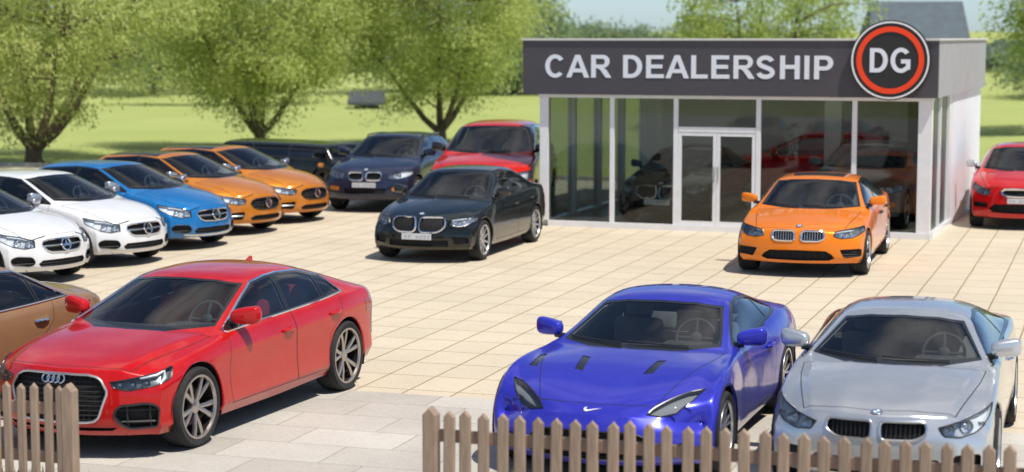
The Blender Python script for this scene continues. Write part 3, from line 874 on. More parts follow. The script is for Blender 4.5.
# ---- the red fastback in front
def fastback():
    S = sedan(wb=2.84, R=.358, xn=2.30, xt=-2.30, cowl=.92, header=.02, rhead=-.92, deck=-2.02,
        zc=[(2.30, .765), (2.1, .81), (1.42, .90), (.92, .965), (.02, 1.345), (-.40, 1.392), (-.92, 1.36), (-1.45, 1.235), (-2.02, 1.045), (-2.20, 1.02), (-2.30, .97)],
        zb=[(2.30, .71), (2.05, .765), (1.42, .845), (.92, .90), (0, .925), (-1.0, .955), (-1.45, .985), (-2.02, .975), (-2.3, .955), (-2.30, .91)],
        zr=[(.92, .945), (.02, 1.305), (-.40, 1.348), (-.92, 1.315), (-1.45, 1.19), (-2.02, 1.0)],
        yr=[(.92, .76), (.02, .61), (-.40, .595), (-.92, .585), (-1.5, .62), (-2.02, .68)],
        w=[(2.30, .87), (2.0, .905), (1.42, .93), (.7, .918), (0, .912), (-.8, .918), (-1.42, .935), (-2.0, .90), (-2.30, .83)],
        y4=[(9, .955), (1.42, .96), (.5, .945), (0, .94), (-1.42, .95), (-9, .95)],
        zs=[(2.30, .21), (1.42, .21), (0, .20), (-2.0, .25), (-2.30, .34)], fx=[-.07, -.01, 0, -.015, -.08], fb=.33, fp=2.2,
        frac=[0, .14, .44, .80, 1], yf=[.945, 1.0, .982, .998],
        dlo=(-1.42, -1.27), pillars=[(-.40, -.36, .085), (-1.14, -1.08, .04)], mt=.058, mb=.048,
        doors=[[(.86, .29), (.90, .60), (.84, .955), (-.36, .975), (-.38, .29)], [(-.385, .29), (-.365, .975), (-1.36, 1.0), (-1.30, .80), (-1.06, .64), (-.99, .29)]],
        handles=[(-.20, .81), (-1.15, .845)], crease={3: .8, 1: .8, 7: 1.0, 6: .3, 8: .4}, dome=[-.004, .004, .042, .026, .016],
        hoodx=2.17, hoody=(.62, .84),
        front=[('grille', rounded([(0, .745), (.40, .742), (.565, .60), (.42, .345), (0, .335)] , .06)[0:0] or mirror_poly([(0, .735), (.30, .731), (.37, .718), (.42, .69), (.475, .605), (.475, .57), (.41, .375), (.37, .342), (.31, .33), (0, .325)]), False),
               ('intake', rounded([(.57, .475), (.525, .41), (.56, .33), (.64, .275), (.845, .29), (.86, .46), (.78, .495)], .035), True),
               ('lower', mirror_poly([(0, .285), (.55, .285), (.50, .255), (0, .25)]), False)],
        gstyle=dict(grille=dict(depth=.05, frame=.0105, fmat=M_satin, mesh=10), intake=dict(depth=.07, part='air_intake', hbars=2, vbars=2, br=.012, bo=.035, bmat=M_plast, frame=.010, fmat=M_black), lower=dict(depth=.04, part='lower_grille')),
        lamp=[('f', .49, .675), ('f', .53, .628), ('f', .64, .605), ('f', .82, .635), ('s', 1.82, .68), ('s', 1.73, .775), ('f', .80, .735)],
        lampballs=[(.58, .648, .034), (.67, .645, .036), (.76, .655, .036)], drl=[('f', .70, .70), ('f', .80, .715), ('s', 1.83, .742), ('s', 1.87, .69), ('f', .85, .648)], drlr=.014,
        wheel='twin5', rim=M_rimbr, tw=.245, plate=None, badge=('rings', 0, .69, .036), chromeline=True, fin=-1.02, seatmat=M_intr, wipers=False, mscale=1.15, housing=M_house, winset=.012, lampang=45)
    return S
# ---- blue grand tourer
def coupe_gt():
    return sedan(wb=2.75, R=.345, xn=2.24, xt=-2.28, cowl=.58, header=-.34, rhead=-1.10, deck=-1.98,
        zc=[(2.24, .56), (2.1, .625), (1.38, .80), (.58, .905), (-.34, 1.235), (-.68, 1.275), (-1.10, 1.235), (-1.6, 1.09), (-1.98, .975), (-2.2, .965), (-2.28, .94)],
        zb=[(2.24, .50), (2.05, .63), (1.75, .79), (1.38, .875), (.9, .88), (.58, .87), (-.3, .865), (-1.0, .92), (-1.40, .955), (-1.98, .93), (-2.2, .91), (-2.28, .87)],
        zr=[(.58, .89), (-.34, 1.195), (-.68, 1.225), (-1.10, 1.185), (-1.6, 1.04), (-1.98, .94)],
        yr=[(.58, .76), (-.34, .60), (-.68, .58), (-1.10, .56), (-1.6, .60), (-1.98, .68)],
        w=[(2.24, .90), (2.0, .985), (1.38, 1.01), (.7, .945), (0, .925), (-.6, .945), (-1.375, 1.0), (-1.9, .96), (-2.28, .86)],
        y4=[(9, .93), (2.0, .945), (1.38, .94), (.6, .93), (0, .935), (-.7, .92), (-1.375, .89), (-2.28, .90)], inset=.06,
        zs=[(2.24, .17), (1.38, .19), (0, .17), (-1.9, .22), (-2.28, .32)], fx=[-.10, -.03, 0, -.03, -.12], fb=.36, fp=2.6, hp=2.0, ff={0: 1, 1: .85, 2: .42, 3: .06},
        frac=[0, .14, .40, .76, 1], yf=[.94, .985, .985, .99], crease={3: .25, 7: .25, 4: .15}, nosecrease=.05, dome=[-.02, -.01, .016, .03, .022],
        dlo=(-1.42, -1.12), pillars=[(-1.02, -.98, .03)], mt=.05, mb=.05,
        doors=[[(.44, .26), (.52, .55), (.46, .88), (-.80, .93), (-.86, .60), (-.74, .26)]], handles=[(-.62, .76)],
        hoodx=2.0, hoody=(.50, .78),
        front=[('grille', mirror_poly([(0, .455), (.36, .45), (.50, .40), (.56, .31), (.50, .24), (0, .225)]), False), ('intake', rounded([(.68, .36), (.66, .24), (.82, .27), (.82, .37)], .03), True)],
        gstyle=dict(grille=dict(depth=.07, hbars=5, br=.006, bmat=M_plast, frame=.006, fmat=M_black), intake=dict(depth=.05, part='air_intake')),
        lamp=[('f', .52, .535), ('f', .60, .500), ('f', .70, .520), ('f', .80, .590), ('s', 1.62, .730), ('s', 1.56, .775), ('f', .80, .690), ('f', .66, .605)],
        lampballs=[(.62, .555, .045), (.73, .61, .045)], drl=None, lampang=30,
        topcut=[('vent', [(1.48, .265), (1.45, .345), (1.10, .375), (1.13, .300)]), ('vent2', [(1.44, .69), (1.40, .77), (1.08, .765), (1.10, .70)])],
        wheel='multi', rim=M_satin, tw=.27, plate=None, badge=('swoosh', .0, .600, .15), wipers=True, seatmat=M_int2, mirror=(.30, .93), winset=.035, mscale=1.1, housing=M_house4, tw_=0,
        lamptop=[(2.02, .44), (1.985, .55), (1.90, .665), (1.77, .765), (1.60, .84), (1.68, .73), (1.82, .60), (1.95, .485)])
# ---- silver two-door
def coupe():
    return sedan(wb=2.78, R=.34, xn=2.30, xt=-2.34, cowl=.82, header=-.06, rhead=-1.04, deck=-1.76,
        zc=[(2.30, .725), (2.0, .795), (1.4, .88), (.82, .945), (-.06, 1.262), (-.50, 1.292), (-1.04, 1.245), (-1.76, 1.04), (-2.2, 1.02), (-2.34, .98)],
        zb=[(2.30, .66), (1.95, .735), (1.4, .825), (.82, .88), (0, .91), (-1.0, .945), (-1.7, .965), (-2.2, .95), (-2.34, .90)],
        zr=[(.82, .92), (-.06, 1.222), (-.50, 1.252), (-1.04, 1.205), (-1.76, 1.0)],
        yr=[(.82, .755), (-.06, .555), (-.50, .545), (-1.04, .54), (-1.76, .67)],
        w=[(2.30, .85), (1.9, .90), (1.4, .925), (.5, .915), (0, .912), (-.8, .92), (-1.4, .945), (-2.0, .90), (-2.34, .84)],
        dlo=(-1.46, -1.06), pillars=[(-.70, -.66, .05)], fb=.34, hoody=(.60, .83),
        doors=[[(.78, .27), (.82, .60), (.76, .92), (-.62, .96), (-.70, .60), (-.66, .27)]], handles=[(-.46, .80)],
        crease={3: .75, 7: 1.0, 8: .6}, dome=[-.006, -.004, .036, .030, .010],
        front=[('kidney', rounded([(.028, .690), (.036, .545), (.30, .545), (.40, .60), (.385, .675), (.36, .69)], .045), True),
               ('lower', rounded([(-.50, .40), (-.46, .26), (.46, .26), (.50, .40)], .04), False),
               ('fog', rounded([(.60, .43), (.58, .30), (.80, .32), (.80, .43)], .03), True)],
        gstyle=dict(kidney=dict(depth=.05, frame=.013, fmat=M_satin, vbars=10, br=.005, bo=.02, bmat=M_plast), lower=dict(depth=.06, part='lower_grille', hbars=4, bmat=M_plast), fog=dict(depth=.05, part='air_intake')),
        lamp=[('f', .475, .645), ('f', .52, .58), ('f', .64, .565), ('f', .75, .595), ('s', 1.72, .705), ('s', 1.55, .765), ('f', .76, .715), ('f', .60, .675)],
        lampballs=[(.57, .622, .050), (.70, .642, .052)], drl=[('f', .50, .655), ('f', .62, .685), ('f', .76, .712), ('s', 1.70, .745)], drlr=.008,
        wheel='multi', rim=M_satin, tw=.25, plate=None, badge=('roundel', 0, .745, .044), handlemat=M_chrome, seatmat=M_int2, housing=M_house2, winset=.012, mscale=1.08)
# ---- black saloons, orange saloon
def saloon_black():
    return sedan(mirrormat=M_black, handlemat=M_black,
        front=[('kidney', rounded([(.03, .725), (.03, .50), (.34, .50), (.455, .60), (.42, .725)], .08), True), ('lower', rounded([(-.50, .375), (-.50, .27), (.50, .27), (.50, .375)], .03), False), ('fog', rounded([(.56, .42), (.58, .30), (.80, .32), (.78, .42)], .03), True)],
        lamp=[('f', .52, .70), ('f', .51, .62), ('f', .62, .585), ('f', .72, .595), ('s', 1.66, .68), ('s', 1.60, .745), ('f', .76, .73)], plate=(.43, .50, .10, 0), badge=('roundel', 0, .765, .045), housing=M_lamp,
        gstyle=dict(kidney=dict(depth=.05, frame=.016, vbars=9, br=.004, bo=.02, bmat=M_plast), lower=dict(depth=.06, part='lower_grille', hbars=3, bmat=M_plast), fog=dict(depth=.04, part='fog_lamp_recess')),
        chromeline=False, rim=M_rim, wheel='ten', seatmat=M_int2,)
def saloon_orange():
    S = sedan(R=.335, front=[('kidney', rounded([(.045, .70), (.04, .55), (.30, .55), (.36, .60), (.345, .70)], .05), True),
               ('lower', mirror_poly([(0, .42), (.38, .41), (.46, .36), (.50, .30), (.42, .265), (0, .26)]), False),
               ('fog', rounded([(.56, .43), (.62, .30), (.84, .32), (.84, .44)], .03), True)],
        gstyle=dict(kidney=dict(depth=.05, frame=.015, vbars=9, br=.006, bo=.015), lower=dict(depth=.06, part='lower_grille', mesh=5), fog=dict(depth=.05, part='air_intake', mesh=4)),
        lamp=[('f', .49, .69), ('f', .47, .62), ('f', .58, .59), ('f', .72, .60), ('s', 1.62, .69), ('s', 1.56, .755), ('f', .76, .735)],
        roofpanels=[([(-.02, .36), (-.02, -.36), (-.42, -.40), (-.42, .40)], 'sunroof')], plate=None, badge=('roundel', 0, .755, .042),
        housing=M_lamp, wheel='multi', rim=M_rim, tw=.25, winset=.012, handlemat=M_black)
    return S
def saloon_brown():
    return sedan(chromeline=True, handlemat=M_chrome, seatmat=M_intb, plate=None, liner=M_intb, R=.34, dlo=(-1.50, -1.06))
P_roof = paint('white_roof_lacquer', (.72, .73, .75), 0)
# ---- hatchbacks in the row
def hatch(**k):
    S = sedan(wb=2.70, R=.325, xn=2.14, xt=-2.06, cowl=.90, header=.0, rhead=-1.35, deck=-1.86, fb=.34, fp=2.2,
        zc=[(2.14, .73), (1.95, .81), (1.35, .935), (.90, 1.0), (.0, 1.395), (-.45, 1.435), (-1.35, 1.375), (-1.86, 1.06), (-2.0, 1.0), (-2.06, .95)],
        zb=[(2.14, .67), (1.9, .755), (1.35, .875), (.90, .925), (0, .955), (-1.0, .99), (-1.86, 1.0), (-2.0, .95), (-2.06, .90)],
        zr=[(.90, .975), (.0, 1.35), (-.45, 1.385), (-1.35, 1.325), (-1.86, 1.03)],
        yr=[(.90, .745), (.0, .60), (-.45, .59), (-1.35, .555), (-1.86, .66)],
        w=[(2.14, .82), (1.85, .875), (1.35, .905), (0, .90), (-1.35, .91), (-1.8, .88), (-2.06, .82)],
        zs=[(2.14, .22), (1.35, .21), (0, .20), (-1.8, .24), (-2.06, .32)], fx=[-.05, 0, 0, -.02, -.09],
        dlo=(-1.55, -1.28), pillars=[(-.42, -.40, .08), (-1.12, -1.10, .05)],
        doors=[[(.84, .28), (.88, .62), (.82, .97), (-.39, 1.0), (-.40, .28)], [(-.405, .28), (-.395, 1.0), (-1.32, 1.02), (-1.22, .82), (-1.0, .64), (-.93, .28)]],
        handles=[(-.24, .83), (-1.08, .86)], dome=[0, 0, .02, .012, .004], crease={3: .5, 7: .4}, hoodx=2.04, hoody=(.58, .82), nosecrease=.15,
        front=[('grille', mirror_poly([(0, .675), (.27, .67), (.36, .65), (.39, .60), (.33, .52), (.26, .49), (0, .48)]), False),
               ('fog', rounded([(.54, .43), (.50, .35), (.56, .30), (.78, .33), (.80, .41), (.72, .45)], .035), True),
               ('lower', mirror_poly([(0, .385), (.40, .38), (.46, .33), (.42, .285), (0, .28)]), False),
               ('chin', mirror_poly([(0, .265), (.44, .27), (.60, .285), (.62, .262), (.46, .240), (0, .235)]), False)],
        gstyle=dict(grille=dict(depth=.05, frame=.012, hbars=1, br=.013, bo=.015, bmat=M_satin), fog=dict(depth=.05, part='air_intake', hbars=2, bmat=M_plast, frame=.007, fmat=M_black),
                    lower=dict(depth=.06, part='lower_grille', hbars=3, bmat=M_plast), chin=dict(flat='bumper_trim', mat=M_satin)),
        lamp=[('f', .47, .665), ('f', .49, .575), ('f', .62, .555), ('f', .74, .585), ('s', 1.60, .69), ('s', 1.53, .785), ('f', .74, .75), ('f', .60, .715)],
        lampballs=[(.56, .632, .052), (.68, .65, .056)], drl=[('f', .53, .665), ('f', .63, .70), ('f', .74, .725)], drlr=.010, housing=M_house2,
        roofpanels=[([(-.06, .54), (-.06, -.54), (-1.30, -.50), (-1.30, .50)], 'roof_panel')], roofmat=P_roof,
        wheel='star5', rim=M_rimdk, plate=None, badge=('star', 0, .585, .088), mirrormat=M_satin, sideglass=G_dark, rearglass=G_dark, steer=0, tw=.235, mscale=.88)
    S.update(k)
    if S['mirrormat'] is None: del S['mirrormat']
    return S
# ---- crossover, boxy wagon, tall car, compact
def crossover():
    S = sedan(wb=2.85, R=.36, xn=2.28, xt=-2.20, cowl=.98, header=.10, rhead=-1.50, deck=-1.98,
        zc=[(2.28, .83), (2.05, .93), (1.42, 1.02), (.98, 1.09), (.10, 1.51), (-.4, 1.555), (-1.50, 1.49), (-1.98, 1.12), (-2.12, 1.05), (-2.20, .98)],
        zb=[(2.28, .77), (2.0, .87), (1.42, .97), (.98, 1.02), (0, 1.045), (-1.0, 1.07), (-1.98, 1.06), (-2.12, 1.0), (-2.20, .94)],
        zr=[(.98, 1.065), (.10, 1.465), (-.4, 1.505), (-1.50, 1.44), (-1.98, 1.09)],
        yr=[(.98, .79), (.10, .655), (-.4, .645), (-1.50, .60), (-1.98, .70)],
        w=[(2.28, .87), (1.95, .92), (1.42, .945), (0, .94), (-1.42, .95), (-1.9, .92), (-2.20, .86)],
        zs=[(2.28, .28), (1.42, .27), (0, .27), (-1.9, .30), (-2.20, .38)],
        dlo=(-1.74, -1.46), pillars=[(-.40, -.38, .08), (-1.22, -1.20, .06)],
        doors=[[(.90, .33), (.94, .70), (.88, 1.06), (-.37, 1.09), (-.38, .33)], [(-.385, .33), (-.375, 1.09), (-1.36, 1.11), (-1.30, .9), (-1.06, .74), (-1.0, .33)]],
        handles=[(-.22, .92), (-1.12, .95)], hoody=(.62, .86),
        front=[('kidney', rounded([(.035, .83), (.035, .67), (.30, .67), (.36, .74), (.33, .83)], .06), True), ('lower', rounded([(-.44, .50), (-.44, .40), (.44, .40), (.44, .50)], .03), False),
               ('fog', rounded([(.56, .53), (.56, .45), (.80, .46), (.80, .54)], .03), True)],
        lamp=[('f', .47, .80), ('f', .48, .70), ('f', .62, .685), ('f', .74, .71), ('s', 1.72, .79), ('s', 1.66, .87), ('f', .76, .845)],
        lampballs=[(.55, .755, .062), (.68, .765, .062)], drl=[('f', .49, .81), ('f', .62, .83), ('f', .76, .84)], housing=M_house2,
        gstyle=dict(kidney=dict(depth=.05, frame=.018, vbars=7, br=.006, bmat=M_plast), lower=dict(depth=.06, part='lower_grille', hbars=3, bmat=M_plast), fog=dict(depth=.03, part='fog_lamp_recess', mat=M_amber)),
        wheel='star5', rim=M_rim, plate=(.575, .50, .10, 0), badge=('roundel', 0, .875, .045), rails=True, tw=.25, mscale=1.15)
    S['gstyle']['fog']['flat'] = 'fog_lamp'
    return S
def boxy():
    S = crossover()
    S.update(xn=2.15, xt=-2.25, cowl=1.62, header=1.40, rhead=-1.95, deck=-2.15, inset=.04,
        zc=[(2.15, .92), (1.95, .98), (1.75, 1.02), (1.62, 1.05), (1.40, 1.49), (0, 1.53), (-1.95, 1.51), (-2.15, 1.10), (-2.2, 1.05), (-2.25, 1.0)],
        zb=[(2.15, .87), (1.9, .94), (1.75, .98), (1.62, 1.0), (0, 1.02), (-1.0, 1.03), (-2.15, 1.04), (-2.2, 1.0), (-2.25, .95)],
        zr=[(1.62, 1.03), (1.40, 1.45), (0, 1.49), (-1.95, 1.47), (-2.15, 1.07)], yr=[(1.62, .83), (1.40, .80), (0, .77), (-1.95, .75), (-2.15, .80)],
        w=[(2.15, .90), (1.9, .93), (1.42, .95), (0, .95), (-1.42, .95), (-1.9, .94), (-2.25, .90)], fb=.12, rb=.08, rx=[-.05, 0, -.01, -.02, -.05],
        dlo=(-1.98, -1.92), pillars=[(.30, .30, .08), (-.90, -.90, .08)],
        doors=[[(1.0, .33), (1.02, .70), (.98, 1.02), (-.04, 1.05), (-.05, .33)], [(-.055, .33), (-.045, 1.05), (-1.05, 1.07), (-1.05, .85), (-1.0, .33)]], handles=[(.08, .90), (-.90, .92)],
        front=[('grille', rounded([(-.40, .86), (-.40, .66), (.40, .66), (.40, .86)], .03), False), ('lower', rounded([(-.5, .52), (-.5, .40), (.5, .40), (.5, .52)], .03), False)],
        gstyle=dict(grille=dict(depth=.05, hbars=4, bmat=M_black), lower=dict(depth=.05, part='lower_grille')),
        lamp=[('f', .50, .84), ('f', .50, .72), ('f', .72, .72), ('s', 1.80, .72), ('s', 1.76, .86), ('f', .74, .86)], lampballs=[(.60, .78, .05)], drl=[('s', 1.30, .86), ('s', 1.44, .86)], drlr=.055, drlmat=M_amber, rim=M_rimdk,
        plate=None, badge=None, sideglass=G_dark, rearglass=G_dark, wipers=False, housing=M_amber, seatmat=M_int)
    S['lampballs'] = []; S['hoodx'] = 1.98
    for k_ in ('zc', 'zr', 'zb'): S[k_] = [(x, z if z < .5 else .5 + (z - .5) * .80) for x, z in S[k_]]
    S['doors'] = [[(x, z if z < .5 else .5 + (z - .5) * .80) for x, z in p] for p in S['doors']]; S['lamp'] = [(a, b, .5 + (c - .5) * .8) for a, b, c in S['lamp']]; S['drl'] = [(a, b, .5 + (c - .5) * .8) for a, b, c in S['drl']]
    S['front'][0] = ('grille', rounded([(-.40, .78), (-.40, .62), (.40, .62), (.40, .78)], .03), False); S['handles'] = [(.08, .82), (-.90, .84)]; S['rails'] = False
    return S
def tall_suv():
    S = crossover()
    S.update(wb=2.95, R=.39, xn=2.45, xt=-2.45, cowl=1.06, header=.06, rhead=-1.70, deck=-2.20,
        zc=[(2.45, 1.05), (2.2, 1.15), (1.475, 1.245), (1.06, 1.30), (.06, 1.80), (-.5, 1.875), (-1.70, 1.80), (-2.20, 1.34), (-2.36, 1.24), (-2.45, 1.15)],
        zb=[(2.45, .98), (2.2, 1.07), (1.475, 1.16), (1.06, 1.20), (0, 1.225), (-1.0, 1.25), (-2.20, 1.25), (-2.36, 1.18), (-2.45, 1.10)],
        zr=[(1.06, 1.27), (.06, 1.745), (-.5, 1.81), (-1.70, 1.74), (-2.20, 1.30)], yr=[(1.06, .87), (.06, .735), (-.5, .72), (-1.70, .68), (-2.20, .80)],
        w=[(2.45, .93), (2.15, .975), (1.475, 1.0), (0, .99), (-1.475, 1.0), (-2.1, .97), (-2.45, .92)], zs=[(2.45, .33), (1.475, .32), (0, .33), (-2.1, .36), (-2.45, .44)],
        dlo=(-1.95, -1.64), pillars=[(-.44, -.42, .08), (-1.30, -1.28, .06)],
        doors=[[(.98, .40), (1.02, .8), (.96, 1.22), (-.41, 1.25), (-.42, .40)], [(-.425, .40), (-.415, 1.25), (-1.42, 1.26), (-1.36, 1.0), (-1.10, .82), (-1.04, .40)]],
        handles=[(-.24, 1.08), (-1.20, 1.1)], hoody=(.68, .92), hoodx=2.30,
        front=[('grille', rounded([(-.44, .98), (-.40, .72), (.40, .72), (.44, .98)], .05), False), ('lower', rounded([(-.55, .58), (-.55, .46), (.55, .46), (.55, .58)], .03), False)],
        gstyle=dict(grille=dict(depth=.06, hbars=3, br=.014, frame=.016, bmat=M_chrome), lower=dict(depth=.06, part='lower_grille')),
        lamp=[('f', .52, .96), ('f', .54, .82), ('f', .76, .82), ('s', 1.90, .88), ('s', 1.84, 1.02), ('f', .80, 1.0)], lampballs=[(.64, .89, .06)], drl=None,
        plate=None, badge=None, rails=False, mirrormat=M_black, mirror=(.72, 1.33), mscale=1.2)
    return S
def compact():
    S = hatch(xn=2.06, wb=2.60,
        zc=[(2.06, .77), (1.88, .85), (1.3, .955), (.90, 1.01), (.0, 1.42), (-.45, 1.465), (-1.35, 1.40), (-1.86, 1.06), (-2.0, 1.0), (-2.06, .95)],
        zb=[(2.06, .71), (1.85, .79), (1.3, .89), (.90, .935), (0, .965), (-1.0, 1.0), (-1.86, 1.0), (-2.0, .95), (-2.06, .90)], hoodx=1.95,
        zr=[(.90, .985), (.0, 1.375), (-.45, 1.41), (-1.35, 1.345), (-1.86, 1.03)],
        front=[('grille', mirror_poly([(0, .73), (.24, .725), (.32, .69), (.30, .635), (.20, .60), (0, .595)]), False), ('fog', rounded([(.56, .48), (.54, .39), (.80, .40), (.80, .49)], .04), True),
               ('lower', mirror_poly([(0, .47), (.44, .46), (.52, .38), (.46, .31), (0, .30)]), False)],
        gstyle=dict(grille=dict(depth=.05, frame=.022, mesh=4), fog=dict(depth=.05, part='fog_lamp_recess'), lower=dict(depth=.06, part='lower_grille', mesh=4)),
        lamp=[('f', .50, .70), ('f', .52, .62), ('f', .64, .615), ('f', .74, .65), ('s', 1.54, .75), ('s', 1.50, .82), ('f', .74, .775)],
        lampballs=[(.60, .67, .045), (.69, .69, .045)], drl=None, plate=(.525, .42, .09, 0), badge=None, rim=M_rim, wheel='ten', sideglass=G_side, roofpanels=[])
    return S
P_red = paint('red_lacquer', (.47, .002, .004), .0, .30, 1.45); P_blue = paint('blue_lacquer', (.034, .038, .46), .25, .28, 1.45)
P_silver = paint('silver_lacquer', (.64, .655, .67), .7, .27); P_black = paint('black_lacquer', (.003, .007, .009), .0, .25, 1.42)
P_orange = paint('orange_lacquer', (.82, .21, .005), .1, .3, 1.42); P_white = paint('white_lacquer', (.72, .73, .75), 0)
P_azure = paint('azure_lacquer', (.008, .16, .44), .15); P_amber = paint('amber_lacquer', (.56, .19, .018), .2)
P_navy = paint('navy_lacquer', (.014, .022, .055), .1); P_brown = paint('brown_lacquer', (.36, .19, .095), .3)
P_grey = paint('grey_lacquer', (.20, .21, .22), .6); P_scar = paint('scarlet_lacquer', (.56, .006, .008), .1, .3, 1.40)
P_truck = paint('truck_red_lacquer', (.60, .014, .006), .1, .3, 1.40)

CARS = {}
def add_car(key, S, name, pm, loc, head, label, cat, group=None, scale=1.03, lvl=2):
    o = build_car(S, name, pm, loc, head, scale, lvl); tag(o, label, cat, group); CARS[key] = o; return o
def copy_car(src, key, pm0, pm, loc, head, label, extra=None):
    sw = {pm0: pm}
    if extra: sw.update(extra)
    o = tree_copy(CARS[src], None, sw); o.location = (loc[0], loc[1], .008); o.rotation_euler = (0, 0, R_(head)); o['label'] = label; CARS[key] = o; return o
def from_wheel(S, wheel_xy, head, sg, scale=1.03, front=True):
    """car origin from the ground contact of one front wheel (sg 1 = left wheel)"""
    h = R_(head); d = Vector((math.cos(h), math.sin(h))); n = Vector((-d.y, d.x))
    sx, sy = scale[:2] if isinstance(scale, tuple) else (scale, scale)
    return Vector(wheel_xy) - d * (S['wb'] / 2) * sx * (1 if front else -1) - n * sg * (T(S['w'], S['wb'] / 2) - .10) * sy
def from_nose(S, nose_xy, head, scale=1.03):
    h = R_(head); return Vector(nose_xy) - Vector((math.cos(h), math.sin(h))) * S['xn'] * scale

S = fastback(); add_car('red_fastback', S, 'parked_car', P_red, from_wheel(S, (-2.90, 16.49), -112, 1), -112,
    'glossy red four-door fastback in front with wide black grille and two-tone wheels', 'car', lvl=3)
S = coupe_gt(); add_car('gt', S, 'parked_car', P_blue, from_nose(S, (.61, 14.95), -109), -109,
    'royal blue two-door sports coupe with dark hood vents, behind the picket fence', 'car', None, (1.03, 1.015, 1.02), lvl=3)
S = coupe(); add_car('silver', S, 'parked_car', P_silver, from_nose(S, (2.84, 14.25), -107.5, 1.0), -107.5,
    'silver two-door coupe with twin dark grilles behind the fence, beside the blue coupe', 'car', None, 1.0, lvl=3)
S = saloon_black(); add_car('black', S, 'parked_car', P_black, from_wheel(S, (-.52, 30.65), -108, 1), -108,
    'black four-door saloon with a number plate, parked outside left of the showroom', 'car', lvl=2)
S = saloon_orange(); add_car('orange', S, 'parked_car', P_orange, from_wheel(S, (5.5, 28.82), -107, 1, (1.05, 1.13, 1.03)), -107,
    'bright orange saloon with twin grilles, parked in front of the showroom window', 'car', None, (1.05, 1.13, 1.03), lvl=2)
S = saloon_brown(); add_car('brown', S, 'parked_car', P_brown, (-6.05, 17.9), -116,
    'brown saloon with chrome window trim, cut off at the left edge behind the red fastback', 'car', lvl=2)
S = compact(); add_car('compact', S, 'parked_car', P_scar, from_wheel(S, (9.10, 36.24), -107, -1, 1.08), -107,
    'small red hatchback with a chrome-ringed grille, right of the showroom wall', 'car', None, 1.08, lvl=2)
S = crossover(); add_car('navy', S, 'parked_car', P_navy, from_nose(S, (-3.12, 38.8), -103), -103,
    'dark navy crossover with twin grilles and number plate, left of the tall red car', 'car', lvl=2)
S = boxy(); add_car('boxy', S, 'parked_car', P_black, from_nose(S, (-3.32, 43.2), -32, .95), -32,
    'black boxy wagon with amber corner lamps between the orange hatchback and navy crossover', 'car', None, .94, lvl=2)
S = tall_suv(); add_car('tall', S, 'parked_car', P_truck, from_nose(S, (-.70, 36.0), -98, 1.06), -98,
    'tall red sport utility car behind the black saloon at the left end of the showroom', 'car', None, 1.06, lvl=2)
GH = 'hatchbacks parked in a slanted row on the left'
S = hatch(); h0 = -31
add_car('w1', S, 'parked_car', P_white, from_nose(S, (-6.68, 27.6), h0), h0, 'white hatchback cut off at the left edge, nearest of the slanted row', 'car', GH, lvl=2)
copy_car('w1', 'w2', P_white, P_white, from_nose(S, (-5.90, 29.9), h0), h0, 'white hatchback parked between the cut-off white one and the blue one')
copy_car('w1', 'blue_hatch', P_white, P_azure, from_nose(S, (-5.17, 32.3), h0), h0, 'bright blue hatchback in the slanted row, the only light blue car', {P_roof: P_azure})
S = hatch(wheel='ten', rim=M_rim,
    zc=[(2.14, .75), (1.95, .83), (1.35, .955), (.94, 1.015), (.05, 1.42), (-.45, 1.465), (-1.40, 1.40), (-1.86, 1.08), (-2.0, 1.0), (-2.06, .95)], zr=[(.94, .99), (.05, 1.375), (-.45, 1.415), (-1.40, 1.35), (-1.86, 1.05)], yr=[(.94, .755), (.05, .61), (-.45, .60), (-1.40, .565), (-1.86, .67)], cowl=.94, header=.05, rhead=-1.40,
    front=[('grille', mirror_poly([(0, .67), (.26, .665), (.36, .63), (.40, .575), (.34, .50), (.22, .465), (0, .46)]), False), ('fog', rounded([(.52, .44), (.56, .29), (.80, .31), (.80, .42)], .04), True), ('lower', mirror_poly([(0, .37), (.34, .365), (.42, .32), (.38, .275), (0, .27)]), False)],
    gstyle=dict(grille=dict(depth=.05, frame=.010, fmat=M_black, mesh=4), fog=dict(depth=.05, part='air_intake', hbars=1, br=.012, bmat=M_house), lower=dict(depth=.06, part='lower_grille', hbars=2, bmat=M_plast)),
    lamp=[('f', .46, .655), ('f', .50, .58), ('f', .62, .565), ('f', .74, .595), ('s', 1.56, .70), ('s', 1.46, .775), ('f', .74, .725), ('f', .60, .69)], lampballs=[(.58, .625, .045), (.69, .645, .048)], roofmat=M_black)
S['roofmat'] = M_black; S['badge'] = ('star', 0, .57, .075)
add_car('o1', S, 'parked_car', P_amber, from_nose(S, (-4.57, 34.7), h0), h0, 'orange hatchback in the slanted row, next to the blue one', 'car', GH, lvl=2)
copy_car('o1', 'o2', P_amber, P_amber, from_nose(S, (-3.88, 36.9), h0), h0, 'orange hatchback at the far end of the slanted row, beside the black boxy wagon')

# ------------------------------------------------------------------ showroom
TH = R_(-20.0); BO = Vector((.74, 36.23, 0)); BW, BD = 7.36, 8.0
U = Vector((math.cos(TH), math.sin(TH), 0)); Vd = Vector((-math.sin(TH), math.cos(TH), 0))
def bl(x, y, z=0): return BO + U * x + Vd * y + Vector((0, 0, z))
M_frame = simple('white_frame', (.80, .81, .83), .35, coat=.2, var=.04)
M_fascia = simple('anthracite_panel', (.064, .060, .072), .55, var=.08, vscale=1.5, bump=.05, bscale=8)
M_fside = simple('grey_render', (.36, .36, .37), .7, var=.06, vscale=2, bump=.12, bscale=90)
M_cap = simple('parapet_cap', (.60, .59, .57), .5)
M_wallw = simple('white_cladding', (.78, .81, .85), .6, var=.035, vscale=1.2, bump=.05, bscale=60)
M_inw = simple('showroom_wall', (.78, .78, .74), .8, var=.05, vscale=1)
M_indk = simple('showroom_dark_wall', (.05, .05, .05), .8)
